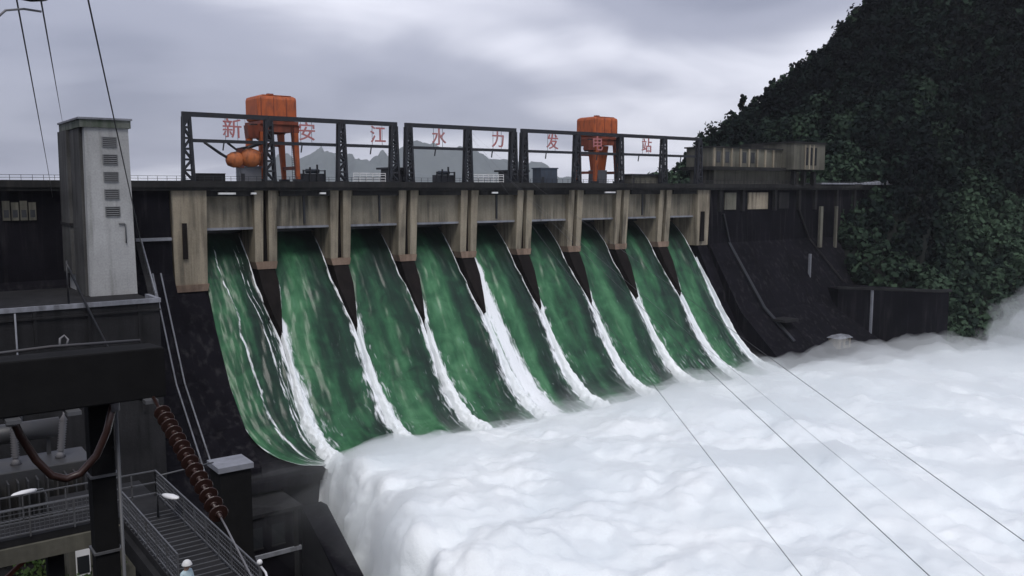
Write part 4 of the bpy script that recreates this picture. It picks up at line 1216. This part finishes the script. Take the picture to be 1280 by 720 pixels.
a, b = Vector((-55.49, -184.55, 94.36)), Vector((-55.61, -188.3, 93.36))
a2 = Vector((-55.5, -184.1, 94.5))
d = (b - a).normalized(); ln = (b - a).length
MB().cyl(a2, b, 0.035, n=8).build('core', M['porcelain'], ins, True)
n = 14
for k in range(n):
    c = a + d * (ln * (k + 0.5) / n)
    MB().lathe(c, d, [(-0.05,0.05),(-0.02,0.06),(0.0,0.14),(0.012,0.158),(0.026,0.15),(0.03,0.06),(0.05,0.05)], 16).build('disc', M['porcelain'], ins)
MB().tube([b, b + d*0.3, (-55.93,-190.7,93.2), (-56.5,-197,91.8)], 0.016, 6).build('tail_wire', M['palewire'], ins, True)

# transformer and switchgear under the beam
tf = thing('transformer', 'grey transformer with radiators and bushings seen under the gantry beam', 'transformer', (-52.5, -148, 77))
MB().box(-57, -50.2, -149.6, -146.6, 78.5, 83.6).build('tank', M['transformer'], tf, bevel=0.06)
MB().box(-60, -48, -151, -145, 76.0, 78.49).build('plinth', M['grey'], tf)
for k in range(14):
    MB().box(-56.8 + 0.46*k, -56.72 + 0.46*k, -150.5, -149.61, 79.2, 83.2).build('radiator_fin', M['transformer'], tf)
for k in range(3):
    x = -56 + 2.2*k
    bs_ = MB().lathe((x,-148.2,83.61), (0.12*(k-1),0,1), [(0,0.3),(0.25,0.16)] + [(0.35+0.14*j+(0.07 if h_ else 0), 0.22 if h_ else 0.13) for j in range(13) for h_ in (0,1)] + [(2.4,0.05),(2.7,0.04)], 12).build('bushing', M['palewire'], tf, True)
MB().cyl((-56.5,-147.1,85.1), (-51.4,-147.1,85.1), 0.55, n=14).build('conservator', M['transformer'], tf, True)
for x in (-56, -52):
    MB().box(x-0.1, x+0.1, -147.2, -147.0, 83.6, 84.6).build('bracket', M['transformer'], tf)
sw = thing('switch_room', 'low switch room with pale windows seen under the walkway', 'building', (-50.6, -154, 74))
MB().box(-52.7, -48.6, -155.9, -152, 74, 82.2).build('wall', M['house'], sw)
MB().box(-53.0, -48.3, -156.3, -151.6, 82.21, 82.5).build('roof', M['grey'], sw)
for k in range(2):
    wn = MB().box(-52.4 + 0.95*k, -51.75 + 0.95*k, -155.95, -155.9, 79.6, 81.6).build('window', M['white'], sw)
    MB().box(-52.35 + 0.95*k, -51.8 + 0.95*k, -155.97, -155.951, 79.7, 80.6).build('pane', M['glass'], wn)
pl = thing('concrete_pillar', 'dark square concrete pillar with a pale cap beside the insulator string', 'pillar', (-47, -163.2, 70))
MB().box(-47.75, -46.35, -163.9, -162.5, 60, 86.05).build('shaft', M['black'], pl)
MB().box(-47.85, -46.25, -164.0, -162.4, 86.06, 86.3).build('cap', M['pale'], pl)
pc = thing('pipe_rail', 'thin pale pipe from the walkway corner to the pillar cap', 'pipe', (-50.7, -164.8, 87))
MB().tube([(-50.7,-164.8,86.75), (-47.85,-163.3,86.42)], 0.035, 6).build('pipe', M['rail'], pc, True)

# shrubs on the bank under the walkway
SH = ((-24, 45, 2.6, 'tallest green shrub on the dark bank under the walkway, at the left edge'), (-21.6, 43, 2.3, 'middle green shrub on the dark bank under the walkway'), (-19.0, 44, 2.0, 'low green shrub under the walkway beside the gantry column'))
for j, (u_, v_, r_, lab_) in enumerate(SH):
    x = CAM.x + u_*rh[0] + v_*vh[0]; y = CAM.y + u_*rh[1] + v_*vh[1]
    z = float(bank_h(np.array([u_*1.0]), np.array([v_*1.0]))[0])
    t = thing('shrub', lab_, 'shrub', (x, y, z), 'shrubs under the walkway')
    cc = np.array([[x + r_*0.5*math.cos(a_), y + r_*0.5*math.sin(a_), z + r_*0.7 + 0.2*math.sin(3*a_)] for a_ in np.arange(0, 6.2, 1.25)])
    vq, fq, tq = leaf_cloud(cc, np.full((len(cc), 3), r_*0.6), 170, 0.11, 40 + j)
    c = np_mesh('foliage', vq, fq, M['shrub'], t, smooth=False)
    point_attr(c, 'tint', tq)
    sm = MB()
    for k in range(4):
        sm.tube([(x,y,z-0.2),(x+0.4*math.cos(k*1.6),y+0.4*math.sin(k*1.6),z+r_*0.8)], [0.05,0.02], 5)
    sm.build('stem', M['bark'], t)

# ------------------------------------------------------------------ overhead wires
def wire(pts, r, mt, label, group):
    return tag(MB().tube(pts, r, 6).build('overhead_wire', M[mt], None, True), label, 'wire', group)
G1, G2 = 'wires crossing above the foam', 'wires in the upper left sky'
def run(near, far, drop):
    n_, f_ = Vector(near), Vector(far)
    back = n_ + (n_ - f_).normalized() * 14
    return sag(back, f_, drop, 24)
wire(run((-44.7,-191.94,90.57), (74.3,-2.2,114.0), 1.2), 0.009, 'wire', 'leftmost thin wire slanting over the white foam', G1)
wire(run((-42.5,-193.58,90.57), (74.6,-2.2,113.4), 1.2), 0.010, 'wire', 'second thin wire from the left over the white foam', G1)
wire(run((-39.46,-193.46,89.67), (75.0,-2.2,112.6), 1.5), 0.006, 'palewire', 'faintest wire over the foam, third from the left', G1)
wire(run((-41.0,-194.58,91.38), (75.2,-2.2,113.8), 0.8), 0.009, 'wire', 'rightmost thin wire slanting over the white foam', G1)
wire(sag((-57.6,-182.1,105.8), (-28.7,-10.0,96.9), -0.5), 0.03, 'wire', 'leftmost wire dropping past the left of the tower', G2)
wire(sag((-56.6,-179.9,104.5), (-26.93,-14.0,111.36), 0.0), 0.03, 'wire', 'wire ending at the corner of the tower roof', G2)
wire(sag((-58.77,-191.85,105.91), (-44.2,-139.3,92.7), 0.0), 0.02, 'wire', 'dark wire crossing in front of the tower face', G2)
di = thing('insulator_disc', 'black disc insulator at the top edge of the sky', 'insulator', (-55.4,-172.02,104.3))
MB().lathe((-55.4,-172.02,104.45), (0,0,-1), [(0,0.1),(0.08,0.4),(0.16,0.52),(0.26,0.46),(0.34,0.1)], 20).build('disc', M['steel'], di, True)
MB().cyl((-55.4,-172.02,104.4), (-55.4,-172.02,107.5), 0.06, n=8).build('rod', M['steel'], di)
MB().tube([(-56.5,-172.4,103.3),(-56.1,-172.3,103.72),(-55.6,-172.1,103.85),(-55.1,-171.8,103.88)], 0.035, 6).build('arm', M['palewire'], di, True)

# ------------------------------------------------------------------ spray and air
def volume_mat(name, col, dens, noise_scale=None, lo=0.4, hi=0.7):
    m = bpy.data.materials.new(name)
    m.use_nodes = True
    t = m.node_tree
    t.nodes.clear()
    o_ = t.nodes.new('ShaderNodeOutputMaterial')
    vp = t.nodes.new('ShaderNodeVolumePrincipled')
    vp.inputs['Color'].default_value = tuple(col) + (1,)
    vp.inputs['Density'].default_value = dens
    vp.inputs['Anisotropy'].default_value = 0.2
    t.links.new(vp.outputs[0], o_.inputs['Volume'])
    return m, t, vp
m, t, vp = volume_mat('haze_air', (0.95, 0.97, 1.0), 4.2e-5)
hz_ = MB().box(-5600, 9600, -5100, 13100, 7, 900).build('haze', m)
tag(hz_, 'thin grey-blue haze over the reservoir', kind='stuff')
# spray hanging over the foam: closed shell following the surface, thicker over the plunge line
sx_, sy_, sz_ = fx[::4, ::3], fy[::4, ::3], fz[::4, ::3]
uf_, of_ = up_f[::4, ::3], out_f[::4, ::3]
inside = np.clip((330 - sx_) / 40, 0, 1) * np.clip((-sy_ - 33.5) / 3, 0, 1) * np.clip((sy_ + 215) / 25, 0, 1)
thick = inside * (1.7 + 2.8 * np.clip(0.25 + 1.2 * fbm(sx_ / 22, sy_ / 18, sz_ / 20 + 9.0, 4), 0, 2) + 2.5 * of_)
low = sz_ - 1.2
va = np.stack([sx_ - of_ * (thick - 1.2), sy_, low + 0.02 + thick * np.maximum(uf_, 0.05)], -1).reshape(-1, 3)
vb = np.stack([sx_ + of_ * 1.2, sy_, low - 0.02], -1).reshape(-1, 3)
nu_, nv_ = sx_.shape
gf = grid_faces(nu_, nv_)
nn = len(va)
ring = list(range(0, nu_*nv_, nv_)) + list(range((nu_-1)*nv_ + 1, nu_*nv_)) + list(range((nu_-1)*nv_ - 1, 0, -nv_)) + list(range(nv_ - 2, 0, -1))
ring = np.array(ring); nxt = np.roll(ring, -1)
sides = np.stack([ring, ring + nn, nxt + nn, nxt], 1)
m, t, vp = volume_mat('spray_air', (0.975, 0.993, 0.998), 0.17)
o = np_mesh('spray', np.concatenate([va, vb]), np.concatenate([gf[:, ::-1], gf + nn, sides]), m)
tag(o, 'fine white spray hanging over the foam', kind='stuff')
# drifting spray against the right bank
bm_ = MB().ellipsoid((0, 0, 0), (1, 1, 1), 40, 24)
P_ = np.array(bm_.v)
dsp = 1 + 0.35 * fbm(P_[:, 0] * 1.7, P_[:, 1] * 1.7, P_[:, 2] * 1.7 + 4, 4)
P_ = P_ * dsp[:, None] * np.array([24, 20, 18]) + np.array([257, -80, 50])
bm_.v = [tuple(p) for p in P_]
m, t, vp = volume_mat('drift_air', (0.975, 0.993, 0.998), 0.028)
tag(bm_.build('drifting_spray', m, None, True), 'pale cloud of drifting spray against the right bank', kind='stuff')
# thin veil of mist rising off the plunge line over the lower ends of the sheets
mx, my = np.meshgrid(np.linspace(-6, 300, 150), np.linspace(-20, -130, 80), indexing='ij')
bot = np.where(my > -35, np.interp(-my, -ARC, zz) - 0.3, 41.0 - 5.0 * np.clip((16 - mx) / 18, 0, 1) * np.clip((-my - 36) / 6, 0, 1))
wgt = np.clip((-my - 20) / 18, 0, 1) ** 1.3 * (0.3 + 0.7 * np.clip((mx - 35) / 80, 0, 1)) * np.clip((my + 130) / 40, 0, 1)
wgt = wgt * np.clip((mx + 6) / 22, 0, 1) * np.clip((300 - mx) / 50, 0, 1)
tk = wgt * (5.2 + 4.2 * np.clip(0.3 + fbm(mx / 16, my / 14, 12.0, 4), -0.3, 1.6)) + 0.02
va = np.stack([mx, my, bot + tk], -1).reshape(-1, 3); vb = np.stack([mx, my, bot - 0.02], -1).reshape(-1, 3)
nu_, nv_ = mx.shape
gf = grid_faces(nu_, nv_); nn = len(va)
ring = np.array(list(range(0, nu_*nv_, nv_)) + list(range((nu_-1)*nv_ + 1, nu_*nv_)) + list(range((nu_-1)*nv_ - 1, 0, -nv_)) + list(range(nv_ - 2, 0, -1)))
nxt = np.roll(ring, -1)
m, t, vp = volume_mat('veil_air', (0.975, 0.993, 0.998), 0.045)
o = np_mesh('mist', np.concatenate([va, vb]), np.concatenate([gf[:, ::-1], gf + nn, np.stack([ring, ring + nn, nxt + nn, nxt], 1)]), m)
tag(o, 'thin white mist rising where the sheets plunge into the foam', kind='stuff')
